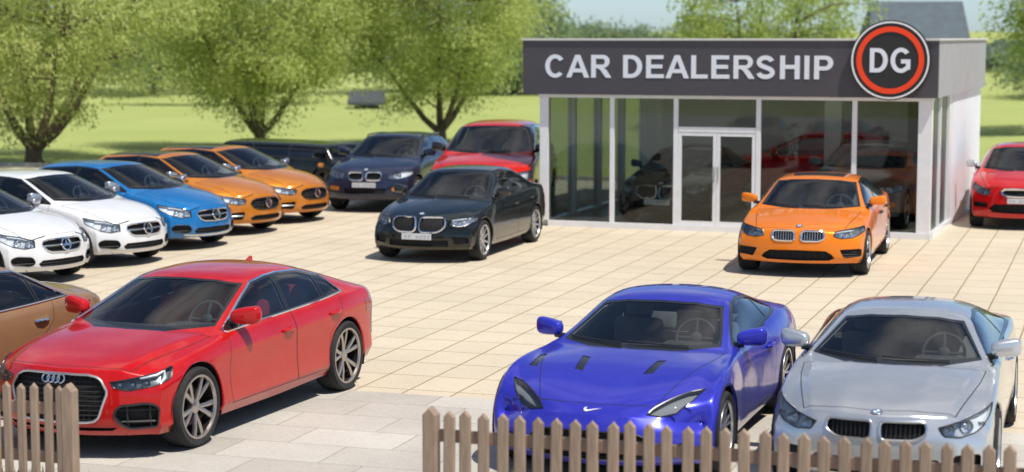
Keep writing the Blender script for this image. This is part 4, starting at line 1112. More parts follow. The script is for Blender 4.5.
M_ceil = simple('showroom_ceiling', (.6, .6, .6), .9)
M_soffit = simple('soffit', (.5, .5, .5), .8)
M_letter = simple('letter_white', (.74, .78, .86), .5)
M_orange = simple('sign_orange', (.88, .055, .004), .45)
M_signblk = simple('sign_black', (.018, .018, .019), .45)
G_shop = glass('shop_glass', (.80, .84, .82), 1.5, .7)

def brick_mat(name, c1, c2, cm, bw, bh, mortar, rz, offs=0., var=.12, rough=.75, loc=(0, 0, 0), freq=2):
    m, nt, b = nodes_of(name); tc = N(nt, 'ShaderNodeTexCoord'); mp = N(nt, 'ShaderNodeMapping')
    mp.inputs['Rotation'].default_value = (0, 0, -rz); mp.inputs['Location'].default_value = loc
    nt.links.new(tc.outputs['Object'], mp.inputs['Vector'])
    wn = N(nt, 'ShaderNodeTexNoise'); wn.inputs['Scale'].default_value = 1.3; wn.inputs['Detail'].default_value = 2
    nt.links.new(tc.outputs['Object'], wn.inputs['Vector'])
    va = N(nt, 'ShaderNodeVectorMath', operation='MULTIPLY_ADD'); va.inputs[1].default_value = (.02, .02, 0)
    nt.links.new(wn.outputs['Color'], va.inputs[0]); nt.links.new(mp.outputs[0], va.inputs[2])
    br = N(nt, 'ShaderNodeTexBrick'); br.offset = offs; br.offset_frequency = freq; br.squash = 1
    br.inputs['Color1'].default_value = (*c1, 1); br.inputs['Color2'].default_value = (*c2, 1); br.inputs['Mortar'].default_value = (*cm, 1)
    br.inputs['Scale'].default_value = 1; br.inputs['Brick Width'].default_value = bw; br.inputs['Row Height'].default_value = bh
    br.inputs['Mortar Size'].default_value = mortar; br.inputs['Mortar Smooth'].default_value = .25; br.inputs['Bias'].default_value = 0
    nt.links.new(va.outputs[0], br.inputs['Vector'])
    # stains, grain
    n1 = N(nt, 'ShaderNodeTexNoise'); n1.inputs['Scale'].default_value = .55; n1.inputs['Detail'].default_value = 8; n1.inputs['Roughness'].default_value = .62
    nt.links.new(tc.outputs['Object'], n1.inputs['Vector'])
    r1 = N(nt, 'ShaderNodeMapRange'); r1.inputs['From Min'].default_value = .3; r1.inputs['From Max'].default_value = .7; r1.inputs['To Min'].default_value = 1 - var; r1.inputs['To Max'].default_value = 1 + var * .7
    nt.links.new(n1.outputs['Fac'], r1.inputs['Value'])
    n2 = N(nt, 'ShaderNodeTexNoise'); n2.inputs['Scale'].default_value = 38; n2.inputs['Detail'].default_value = 4
    nt.links.new(tc.outputs['Object'], n2.inputs['Vector'])
    r2 = N(nt, 'ShaderNodeMapRange'); r2.inputs['From Min'].default_value = .3; r2.inputs['From Max'].default_value = .7; r2.inputs['To Min'].default_value = .90; r2.inputs['To Max'].default_value = 1.08
    nt.links.new(n2.outputs['Fac'], r2.inputs['Value'])
    mu = N(nt, 'ShaderNodeMath', operation='MULTIPLY'); nt.links.new(r1.outputs[0], mu.inputs[0]); nt.links.new(r2.outputs[0], mu.inputs[1])
    vm0 = N(nt, 'ShaderNodeVectorMath', operation='SCALE'); nt.links.new(br.outputs['Color'], vm0.inputs[0]); nt.links.new(mu.outputs[0], vm0.inputs['Scale'])
    # spills and scuffs here and there
    n3 = N(nt, 'ShaderNodeTexNoise'); n3.inputs['Scale'].default_value = 1.1; n3.inputs['Detail'].default_value = 9; n3.inputs['Roughness'].default_value = .7; nt.links.new(tc.outputs['Object'], n3.inputs['Vector'])
    r3 = N(nt, 'ShaderNodeMapRange'); r3.inputs['From Min'].default_value = .60; r3.inputs['From Max'].default_value = .74; r3.inputs['To Min'].default_value = 1; r3.inputs['To Max'].default_value = .74; nt.links.new(n3.outputs['Fac'], r3.inputs['Value'])
    vm = N(nt, 'ShaderNodeVectorMath', operation='SCALE'); nt.links.new(vm0.outputs[0], vm.inputs[0]); nt.links.new(r3.outputs[0], vm.inputs['Scale'])
    nt.links.new(vm.outputs[0], b.inputs['Base Color'])
    iv = N(nt, 'ShaderNodeMath', operation='SUBTRACT'); iv.inputs[0].default_value = 1; nt.links.new(br.outputs['Fac'], iv.inputs[1])
    ad = N(nt, 'ShaderNodeMath', operation='MULTIPLY_ADD'); ad.inputs[1].default_value = .15
    nt.links.new(n2.outputs['Fac'], ad.inputs[0]); nt.links.new(iv.outputs[0], ad.inputs[2])
    bp = N(nt, 'ShaderNodeBump'); bp.inputs['Strength'].default_value = .5; bp.inputs['Distance'].default_value = .01
    nt.links.new(ad.outputs[0], bp.inputs['Height']); nt.links.new(bp.outputs[0], b.inputs['Normal'])
    b.inputs['Roughness'].default_value = rough
    return m
TILE = R_(-18.2)
M_tile = brick_mat('sandstone_paving', (.575, .495, .375), (.615, .53, .40), (.33, .25, .135), .54, .78, .0125, TILE, 0, .09)
M_slab = brick_mat('grey_paving', (.44, .41, .365), (.54, .51, .46), (.27, .25, .22), 1.02, .66, .006, TILE, .42, .14)
M_floor = brick_mat('showroom_tiles', (.36, .31, .25), (.40, .35, .28), (.2, .17, .13), .6, .6, .01, 0, 0, .06, .35)

def ground_poly(name, pts, z, mat, sub=0):
    return tag(mk(name, [(p[0], p[1], z) for p in pts], [tuple(range(len(pts)))], mat), kind='structure')
uT = Vector((math.cos(TILE), math.sin(TILE))); vT = Vector((-math.sin(TILE), math.cos(TILE)))
E0 = Vector((-1.0, 18.93))                 # point on the line where grey slabs meet the sandstone
def ut(a, b): return E0 + uT * a + vT * b
ground_poly('car_park_paving', [ut(-40, 0), ut(40, 0), ut(40, 28.3), ut(-40, 28.3)], .004, M_tile)
ground_poly('front_walkway', [ut(-40, -34), ut(40, -34), ut(40, 0), ut(-40, 0)], .008, M_slab)  # unseen stretch behind the camera added to keep bounced light neutral
kb = MB()
Mk = Matrix.Translation((ut(0, 28.3).x, ut(0, 28.3).y, 0)) @ Matrix.Rotation(TILE, 4, 'Z')
kb.box(-40, 40, 0, .14, -.05, .11, 0, .02, Mk)
tag(kb.build('kerb', simple('kerb_stone', (.36, .35, .33), .8, var=.15, vscale=3, bump=.2)), kind='structure')

def grass_mat(name, c1, c2, c3, sc=.35):
    m, nt, b = nodes_of(name); tc = N(nt, 'ShaderNodeTexCoord')
    n1 = N(nt, 'ShaderNodeTexNoise'); n1.inputs['Scale'].default_value = sc; n1.inputs['Detail'].default_value = 9; n1.inputs['Roughness'].default_value = .68
    nt.links.new(tc.outputs['Object'], n1.inputs['Vector'])
    cr = N(nt, 'ShaderNodeValToRGB'); e = cr.color_ramp.elements; e[0].position = .32; e[1].position = .7; e[0].color = (*c1, 1); e[1].color = (*c3, 1)
    k = e.new(.5); k.color = (*c2, 1)
    nt.links.new(n1.outputs['Fac'], cr.inputs['Fac']); nt.links.new(cr.outputs[0], b.inputs['Base Color']); b.inputs['Roughness'].default_value = .9; b.inputs['Specular IOR Level'].default_value = .15
    n2 = N(nt, 'ShaderNodeTexNoise'); n2.inputs['Scale'].default_value = 6; n2.inputs['Detail'].default_value = 6
    nt.links.new(tc.outputs['Object'], n2.inputs['Vector'])
    bp = N(nt, 'ShaderNodeBump'); bp.inputs['Strength'].default_value = .6; bp.inputs['Distance'].default_value = .15
    nt.links.new(n2.outputs['Fac'], bp.inputs['Height']); nt.links.new(bp.outputs[0], b.inputs['Normal'])
    return m
M_grass = grass_mat('meadow_grass', (.32, .37, .115), (.35, .40, .13), (.38, .43, .15), .10)
# ground sheet: flat near the car park, gently rolling beyond it, out to the horizon
gx = np.concatenate([np.linspace(-900, -90, 14), np.linspace(-80, 90, 60), np.linspace(110, 900, 14)])
gy = np.concatenate([np.linspace(-60, 44, 8), np.linspace(48, 150, 50), np.linspace(170, 1500, 16)])
gv = []
for y in gy:
    for x in gx:
        d = (Vector((x, y)) - E0).dot(vT) - 30
        k = min(1, max(0, d / 25))
        z = k * (.22 * math.sin(x * .11 + 1.3) * math.sin(y * .07) + .12 * math.sin(x * .23 + y * .19)) + (0 if y < 110 else min(6, (y - 110) * .01))
        gv.append((x, y, z))
nx_ = len(gx)
gf_ = [(j * nx_ + i, j * nx_ + i + 1, (j + 1) * nx_ + i + 1, (j + 1) * nx_ + i) for j in range(len(gy) - 1) for i in range(nx_ - 1)]
tag(mk('meadow', gv, gf_, M_grass, smooth=True), kind='structure')

B = empty('showroom', BO, TH); tag(B, 'single-storey glass-fronted car showroom with a dark grey sign band', 'building')
def bpart(name, boxes, mat, parent=None, bev=0.):
    mb = MB()
    for b in boxes: mb.box(*b, 0, bev)
    return mb.build(name, mat, parent or B)
FZ0, FZ1 = 2.60, 3.66
bpart('floor', [(0.02, BW - .02, .02, BD, 0.0, .05)], M_floor)
bpart('plinth', [(-.02, BW + .02, -.06, .055, .0, .12)], M_frame, None, .006)
RX0, RX1, RY0, RY1 = 1.2, BW - 1.2, 1.6, BD - 1.2  # unseen roof opening, added to let daylight into the interior
M_felt = simple('roof_felt', (.2, .2, .2), .9)
for q in ((-.38, BW + .02, -.02, RY0), (-.38, BW + .02, RY1, BD + .05), (-.38, RX0, RY0, RY1), (RX1, BW + .02, RY0, RY1)):
    bpart('roof', [(q[0], q[1], q[2], q[3], FZ1 - .22, FZ1 - .08)], M_felt)
def opal():
    m, nt, b = nodes_of('added_opal_panel'); out = nt.nodes['Material Output']; nt.nodes.remove(b)
    t = N(nt, 'ShaderNodeBsdfTranslucent'); t.inputs['Color'].default_value = (.42, .43, .43, 1); nt.links.new(t.outputs[0], out.inputs['Surface']); return m
bpart('added_rooflight', [(RX0, RX1, RY0, RY1, FZ1 - .13, FZ1 - .10)], opal())  # unseen translucent panel, added to brighten the interior with diffuse light
bpart('sign_band', [(-.50, BW + .10, -.16, -.03, FZ0, FZ1 - .03)], M_fascia)
bpart('parapet', [(BW + .022, BW + .10, -.028, BD + .14, FZ0, FZ1 - .03)], M_fside)
bpart('parapet', [(-.50, -.382, -.028, BD + .14, FZ0, FZ1 - .03)], M_fside)
bpart('parapet', [(-.38, BW + .02, BD + .055, BD + .14, FZ0, FZ1 - .03)], M_fside)
bpart('coping', [(-.53, BW + .13, -.19, .06, FZ1 - .028, FZ1 + .012)], M_cap, None, .008)
bpart('coping', [(BW - .02, BW + .13, .062, BD + .17, FZ1 - .028, FZ1 + .012)], M_cap, None, .008)
for q in ((-.38, BW + .02, -.025, RY0), (-.38, BW + .02, RY1, BD + .05), (-.38, RX0, RY0, RY1), (RX1, BW + .02, RY0, RY1)):
    bpart('ceiling', [(q[0], q[1], q[2], q[3], FZ0 - .004, FZ0 + .06)], M_ceil)
# front frame
fy0, fy1 = -.03, .05
bpart('corner_post', [(-.20, -.02, fy0, .12, .122, FZ0 - .07)], M_frame, None, .006)
bpart('corner_post', [(BW - .25, BW + .0, fy0, .12, .122, FZ0 - .07)], M_frame, None, .006)
bpart('head_rail', [(-.22, BW + .02, fy0 - .02, fy1 + .02, FZ0 - .068, FZ0 - .006)], M_frame, None, .004)
for x in (1.28, 2.55, 4.15, 5.95): bpart('mullion', [(x - .045, x + .045, fy0, fy1, .122, FZ0 - .07)], M_frame, None, .005)
bpart('transom', [(2.598, 4.102, fy0, fy1, 1.90, 2.0)], M_frame, None, .005)
for x0, x1 in ((-.02, 1.235), (1.325, 2.505), (4.195, 5.905), (5.995, BW - .25)):
    bpart('window_pane', [(x0, x1, .006, .014, .122, FZ0 - .07)], G_shop)
bpart('window_pane', [(2.598, 4.102, .006, .014, 2.002, FZ0 - .07)], G_shop)
# double door
for i, (x0, x1) in enumerate(((2.60, 3.347), (3.353, 4.10))):
    f = .065
    d = bpart('door', [(x0, x0 + f, -.024, .03, .124, 1.897), (x1 - f, x1, -.024, .03, .124, 1.897), (x0 + f + .0005, x1 - f - .0005, -.023, .029, .124, .20), (x0 + f + .0005, x1 - f - .0005, -.023, .029, 1.83, 1.896)], M_frame)
    bpart('pane', [(x0 + f, x1 - f, .0, .008, .20, 1.83)], G_shop, d)
    hb = MB(); hx = x1 - .032 if i == 0 else x0 + .032
    hb.tube([(hx, -.026, .95), (hx, -.07, .95), (hx, -.07, 1.25), (hx, -.026, 1.25)], .011, 0, 8); hb.build('handle', M_satin, d, True)
# left side: glazed
for y in (1.75, 3.5, 5.25, 7.0): bpart('side_mullion', [(-.17, -.03, y - .07, y + .07, .122, FZ0 - .006)], M_frame)
bpart('side_sill', [(-.18, -.02, .122, BD, .0, .12)], M_frame)
for y0, y1 in ((.122, 1.71), (1.79, 3.46), (3.54, 5.21), (5.29, 6.96), (7.04, BD - .1)): bpart('side_pane', [(-.104, -.096, y0, y1, .122, FZ0 - .006)], G_shop)
# right side: glazed bay, then white cladding
bpart('side_sill', [(BW - .10, BW + .03, .122, 2.96, .0, .12)], M_frame)
bpart('side_mullion', [(BW - .10, BW + .01, 2.5, 2.96, .122, FZ0 - .006)], M_frame)
bpart('side_mullion', [(BW - .09, BW + .005, 1.2, 1.3, .122, FZ0 - .006)], M_frame)
G_frost = glass('frosted_glass', (.50, .53, .53), 1.5, .5, .35)
bpart('side_pane', [(BW - .05, BW - .042, .122, 1.198, .122, FZ0 - .006)], G_frost)
bpart('side_pane', [(BW - .05, BW - .042, 1.302, 2.498, .122, FZ0 - .006)], G_frost)
bpart('wall_cladding', [(BW - .10, BW + .02, 2.964, 5.10, .0, FZ0 - .006)], M_wallw)
bpart('wall_cladding', [(BW - .10, BW + .02, 5.135, BD + .1, .0, FZ0 - .006)], M_wallw)
bpart('joint_cover', [(BW - .06, BW + .0, 5.10, 5.135, .0, FZ0 - .008)], M_gap)
# inside: back wall, pillars, partition
bpart('back_wall', [(-.16, BW - .102, BD - .1, BD + .05, .052, FZ0 - .006)], M_inw)
bpart('inner_lining', [(BW - .14, BW - .104, 2.97, BD - .102, .052, FZ0 - .008)], M_inw)
bpart('pillar', [(.62, .92, 4.6, 4.9, .051, FZ0 - .006)], M_inw)
bpart('pillar', [(4.6, 4.95, 4.3, 4.65, .051, FZ0 - .006)], M_inw)
bpart('partition', [(5.9, 7.2, 7.3, 7.42, .051, FZ0 - .006)], M_indk)

# lettering
def arc(cx, cy, rx, ry, a0, a1, n=14): return [(cx + rx * math.cos(R_(lerp(a0, a1, i / n))), cy + ry * math.sin(R_(lerp(a0, a1, i / n)))) for i in range(n + 1)]
def stroke(pts, w):
    L, Q = [], []
    for i, p in enumerate(pts):
        t = (Vector(pts[min(i + 1, len(pts) - 1)]) - Vector(pts[max(i - 1, 0)])).normalized(); nn = Vector((-t.y, t.x)) * w / 2
        L.append(tuple(Vector(p) + nn)); Q.append(tuple(Vector(p) - nn))
    return L + Q[::-1]
T_ = .205
def spine_S(): return arc(.425, .715, .265, .193, 12, 232, 18) + arc(.435, .275, .285, .185, 62, -172, 18)
GLY = {'I': (.39, [[(.095, 0), (.295, 0), (.295, 1), (.095, 1)]]),
 'L': (.853, [[(.10, 0), (.80, 0), (.80, .17), (.305, .17), (.305, 1), (.10, 1)]]),
 'E': (.93, [[(.10, 0), (.865, 0), (.865, .17), (.305, .17), (.305, .425), (.80, .425), (.80, .59), (.305, .59), (.305, .83), (.845, .83), (.845, 1), (.10, 1)]]),
 'H': (1.0, [[(.10, 0), (.305, 0), (.305, .435), (.70, .435), (.70, 0), (.905, 0), (.905, 1), (.70, 1), (.70, .605), (.305, .605), (.305, 1), (.10, 1)]]),
 'A': (1.0, [[(0, 0), (.215, 0), (.298, .227), (.705, .227), (.79, 0), (1.005, 0), (.61, 1), (.395, 1)], [(.362, .395), (.50, .77), (.642, .395)]]),
 'P': (.93, [[(.10, 0), (.305, 0), (.305, .375)] + arc(.56, .69, .31, .31, -88, 88, 14) + [(.10, 1)], [(.305, .545)] + arc(.54, .69, .125, .143, -88, 88, 8) + [(.305, .835)]]),
 'R': (1.0, [[(.10, 0), (.305, 0), (.305, .415), (.40, .41), (.50, .35), (.74, 0), (.985, 0), (.80, .29), (.70, .40), (.645, .44)] + arc(.62, .715, .285, .285, -68, 88, 12) + [(.10, 1)], [(.305, .575)] + arc(.60, .705, .105, .13, -88, 88, 8) + [(.305, .835)]]),
 'D': (1.0, [[(.10, 0), (.40, 0)] + arc(.47, .5, .455, .5, -84, 84, 18) + [(.10, 1)], [(.305, .17)] + arc(.44, .5, .272, .33, -86, 86, 14) + [(.305, .83)]]),
 'C': (1.0, [arc(.50, .5, .445, .517, 36, 318, 30) + arc(.50, .5, .245, .345, 312, 40, 26)]),
 'G': (1.086, [arc(.53, .5, .475, .517, 40, 308, 30) + [(.965, .135), (.965, .54), (.535, .54), (.535, .37), (.765, .37), (.765, .235)] + arc(.53, .5, .268, .345, 312, 44, 24)]),
 'S': (.93, [stroke(spine_S(), T_ * .92)]), ' ': (.40, [])}
def sign_text(txt, cap, width, depth, name, mat, parent, M):
    """one mesh for each word"""
    x = 0; words = [[]]; ext = []
    for ch in txt:
        adv, loops = GLY[ch]
        if ch == ' ': words.append([])
        for lp in loops: q = [(x + a, b) for a, b in lp]; words[-1].append(q); ext += [p[0] for p in q]
        x += adv
    x0, x1 = min(ext), max(ext); k = width / (x1 - x0)
    for wd in words:
        cu = bpy.data.curves.new('t', 'CURVE'); cu.dimensions = '2D'; cu.fill_mode = 'BOTH'; cu.extrude = depth
        for lp in wd:
            sp = cu.splines.new('POLY'); sp.points.add(len(lp) - 1); sp.use_cyclic_u = True
            for pt, (a, b) in zip(sp.points, lp): pt.co = ((a - (x0 + x1) / 2) * k, (b - .5) * cap, 0, 1)
        o = bpy.data.objects.new('t', cu); COL.objects.link(o); dg = bpy.context.evaluated_depsgraph_get(); dg.update()
        me = bpy.data.meshes.new_from_object(o.evaluated_get(dg)); bpy.data.objects.remove(o); bpy.data.curves.remove(cu)
        vs = [M @ v.co for v in me.vertices]; fs = [tuple(p.vertices) for p in me.polygons]
        bpy.data.meshes.remove(me); mk(name, vs, fs, mat, parent)
MF = lambda x, y, z: Matrix.Translation((x, y, z)) @ Matrix.Rotation(R_(90), 4, 'X')
sign_text('CAR DEALERSHIP', .435, 5.60, .004, 'sign_lettering', M_letter, B, MF(2.76, -.165, 3.14))
rs = MB(); c0 = (6.61, 3.28)
def disc(mb, r, y0, y1, m): mb.lathe([(0, y0), (r, y0), (r, y1), (0, y1)], m, 64, Matrix.Translation((c0[0], 0, c0[1])))
def annul(mb, r0, r1, y0, y1, m): mb.lathe([(r0, y0), (r1, y0), (r1, y1), (r0, y1), (r0, y0)], m, 64, Matrix.Translation((c0[0], 0, c0[1])))
rb_ = MB(); disc(rb_, .725, -.26, -.165, 0); rsign = rb_.build('round_sign', M_signblk, B, True)
a_ = MB(); annul(a_, .672, .702, -.272, -.258, 0); a_.build('outer_rim', M_white, rsign, True)
a_ = MB(); annul(a_, .515, .61, -.275, -.2605, 0); a_.build('orange_ring', M_orange, rsign, True)
sign_text('DG', .44, .73, .004, 'initials', M_letter, rsign, MF(6.61, -.265, 3.28))

# ------------------------------------------------------------------ cars inside the showroom
def inside(key, src, pm0, pm, x, y, rot, label):
    p = bl(x, y); o = copy_car(src, key, pm0, pm, (p.x, p.y), 0, label); o.location.z = .053; o.rotation_euler = (0, 0, TH + R_(rot)); o['group'] = 'cars inside the showroom'; return o
inside('s1', 'black', P_black, P_black, 2.1, 2.7, -91, 'black saloon inside the showroom, left of the glass door')
inside('s2', 'navy', P_navy, P_scar, 4.0, 6.2, 182, 'dark red crossover seen side-on inside the showroom behind the glass doors')
inside('s3', 'navy', P_navy, P_grey, 5.85, 2.75, -91, 'grey crossover inside the showroom behind the right-hand window')

# ------------------------------------------------------------------ picket fence
def wood_mat(name, col):
    m, nt, b = nodes_of(name); tc = N(nt, 'ShaderNodeTexCoord'); mp = N(nt, 'ShaderNodeMapping'); mp.inputs['Scale'].default_value = (14, 14, 1.2)
    nt.links.new(tc.outputs['Object'], mp.inputs[0])
    n1 = N(nt, 'ShaderNodeTexNoise'); n1.inputs['Scale'].default_value = 4; n1.inputs['Detail'].default_value = 6; nt.links.new(mp.outputs[0], n1.inputs['Vector'])
    cr = N(nt, 'ShaderNodeValToRGB'); e = cr.color_ramp.elements; e[0].position = .3; e[1].position = .75; e[0].color = (*[c * .74 for c in col], 1); e[1].color = (*[c * 1.16 for c in col], 1)
    nt.links.new(n1.outputs['Fac'], cr.inputs[0])
    oi = N(nt, 'ShaderNodeObjectInfo'); r = N(nt, 'ShaderNodeMapRange'); r.inputs['To Min'].default_value = .86; r.inputs['To Max'].default_value = 1.12; nt.links.new(oi.outputs['Random'], r.inputs['Value'])
    vm = N(nt, 'ShaderNodeVectorMath', operation='SCALE'); nt.links.new(cr.outputs[0], vm.inputs[0]); nt.links.new(r.outputs[0], vm.inputs['Scale'])
    nt.links.new(vm.outputs[0], b.inputs['Base Color']); b.inputs['Roughness'].default_value = .62
    bp = N(nt, 'ShaderNodeBump'); bp.inputs['Strength'].default_value = .25; bp.inputs['Distance'].default_value = .004; nt.links.new(n1.outputs['Fac'], bp.inputs['Height']); nt.links.new(bp.outputs[0], b.inputs['Normal'])
    return m
M_wood = wood_mat('stained_timber', (.325, .23, .16)); M_wood2 = wood_mat('rail_timber', (.26, .165, .115))
def picket_mesh(mb, w, h, d, M):
    """board with a pointed, bevelled head"""
    b = .012; pk = w * .52
    poly = [(-w / 2, 0), (w / 2, 0), (w / 2, h - pk), (0, h), (-w / 2, h - pk)]
    inn = shrink(poly, b)
    f0 = [Vector((x, 0, z)) for x, z in inn]; f1 = [Vector((x, b * .8, z)) for x, z in poly]; f2 = [Vector((x, d, z)) for x, z in poly]
    vs = f0 + f1 + f2; n = 5
    fs = [tuple(range(n))] + [(i, n + i, n + (i + 1) % n, (i + 1) % n) for i in range(n)] + [(n + i, 2 * n + i, 2 * n + (i + 1) % n, n + (i + 1) % n) for i in range(n)] + [tuple(range(2 * n, 3 * n))[::-1]]
    mb.add([M @ v for v in vs], fs)
FA = Vector((-4.086, 14.843)); FB = Vector((3.481, 12.448)); FD = (FB - FA).normalized(); FANG = math.atan2(FD.y, FD.x)
def fence(a0, a1, sp, label, posts, pw):
    """a0..a1 metres along the fence line"""
    p = FA + FD * a0; o = empty('picket_fence', (p.x, p.y, 0), FANG); tag(o, label, 'fence', 'picket fence along the front')
    L = a1 - a0
    for z in (.30, .70):
        mb = MB(); mb.box(.03, L - .03, .031, .072, z - .047, z + .047, 0, .006); mb.build('rail', M_wood2, o)
    k = 0; x = .0
    rnd = random.Random(int(a0 * 10))
    while x <= L + 1e-6:
        if not any(abs(x - q) < .06 for q in posts):
            mb = MB(); h = .885 + rnd.uniform(-.012, .012)
            picket_mesh(mb, pw + rnd.uniform(-.004, .004), h, .026, Matrix.Translation((x + rnd.uniform(-.006, .006), .003, .02)) @ Matrix.Rotation(rnd.uniform(-.012, .012), 4, 'Y'))
            mb.build('picket', M_wood, o)
        x += sp
    for q in posts:
        mb = MB(); picket_mesh(mb, .115, .92, .085, Matrix.Translation((q, -.004, 0))); mb.build('post', M_wood, o)
    return o
fence(-1.62, .52, .122, 'short run of brown picket fence at the left, in front of the red fastback', [.52 + 1.62], .074)
fence(3.63, 9.9, .1415, 'long run of brown picket fence in front of the blue and silver coupes', [0.], .086)

# grass tufts along the foot of the fence
def blades(name, area, n, label=None):
    vs = []; fs = []; rnd = random.Random(5)
    for i in range(n):
        a, b = area(rnd); p = FA + FD * a + Vector((-FD.y, FD.x)) * b
        h = rnd.uniform(.05, .16); an = rnd.uniform(0, 6.28); w = .006; le = rnd.uniform(.0, .07); d = Vector((math.cos(an), math.sin(an), 0)); s = Vector((-d.y, d.x, 0)) * w
        q = Vector((p.x, p.y, .008)); k = len(vs)
        vs += [q - s, q + s, q + d * le * .4 + Vector((0, 0, h * .6)) + s * .7, q + d * le * .4 + Vector((0, 0, h * .6)) - s * .7, q + d * le + Vector((0, 0, h))]
        fs += [(k, k + 1, k + 2, k + 3), (k + 3, k + 2, k + 4)]
    o = mk(name, vs, fs, grass_mat('tuft_grass', (.07, .14, .02), (.10, .19, .03), (.16, .25, .05), 3)); tag(o, label or 'short green grass growing along the foot of the picket fence', 'grass', kind='stuff'); return o
def strip_area(r):
    t = r.random()
    if t < .25: return r.uniform(-1.6, .62), abs(r.gauss(0, .10)) + r.uniform(-.2, .15)
    if t < .45: return 3.7 + abs(r.gauss(0, .22)), r.gauss(.9, .25)
    return r.uniform(3.6, 9.9), abs(r.gauss(0, .12)) + r.uniform(-.2, .15)
blades('grass_strip', strip_area, 9000)

# ------------------------------------------------------------------ trees
def leaf_mat(name, c0, c1, c2):
    m, nt, b = nodes_of(name); out = nt.nodes['Material Output']
    ge = N(nt, 'ShaderNodeNewGeometry'); tc = N(nt, 'ShaderNodeTexCoord')
    no = N(nt, 'ShaderNodeTexNoise'); no.inputs['Scale'].default_value = .7; no.inputs['Detail'].default_value = 4; nt.links.new(tc.outputs['Object'], no.inputs['Vector'])
    ad = N(nt, 'ShaderNodeMath', operation='MULTIPLY_ADD'); ad.inputs[1].default_value = .45; nt.links.new(ge.outputs['Random Per Island'], ad.inputs[0]); 
    sb = N(nt, 'ShaderNodeMath', operation='MULTIPLY_ADD'); sb.inputs[1].default_value = 1.3; sb.inputs[2].default_value = -.40; nt.links.new(no.outputs['Fac'], sb.inputs[0]); nt.links.new(sb.outputs[0], ad.inputs[2])
    cr = N(nt, 'ShaderNodeValToRGB'); e = cr.color_ramp.elements; e[0].position = .12; e[1].position = .85; e[0].color = (*c0, 1); e[1].color = (*c2, 1); k = e.new(.5); k.color = (*c1, 1)
    nt.links.new(ad.outputs[0], cr.inputs[0]); nt.links.new(cr.outputs[0], b.inputs['Base Color']); b.inputs['Roughness'].default_value = .55; b.inputs['Specular IOR Level'].default_value = .3
    tl = N(nt, 'ShaderNodeBsdfTranslucent'); nt.links.new(cr.outputs[0], tl.inputs['Color'])
    mx = N(nt, 'ShaderNodeMixShader'); mx.inputs[0].default_value = .58; nt.links.new(b.outputs[0], mx.inputs[1]); nt.links.new(tl.outputs[0], mx.inputs[2]); nt.links.new(mx.outputs[0], out.inputs['Surface'])
    return m
M_bark = simple('bark', (.115, .085, .058), .9, var=.4, vscale=5, bump=.6, bscale=14)
M_leaf1 = leaf_mat('willow_leaf', (.29, .37, .09), (.52, .59, .19), (.68, .72, .32))
M_leaf2 = leaf_mat('poplar_leaf', (.22, .31, .07), (.42, .51, .14), (.58, .64, .24))
M_leaf3 = leaf_mat('far_leaf', (.20, .28, .15), (.30, .39, .21), (.40, .48, .28))
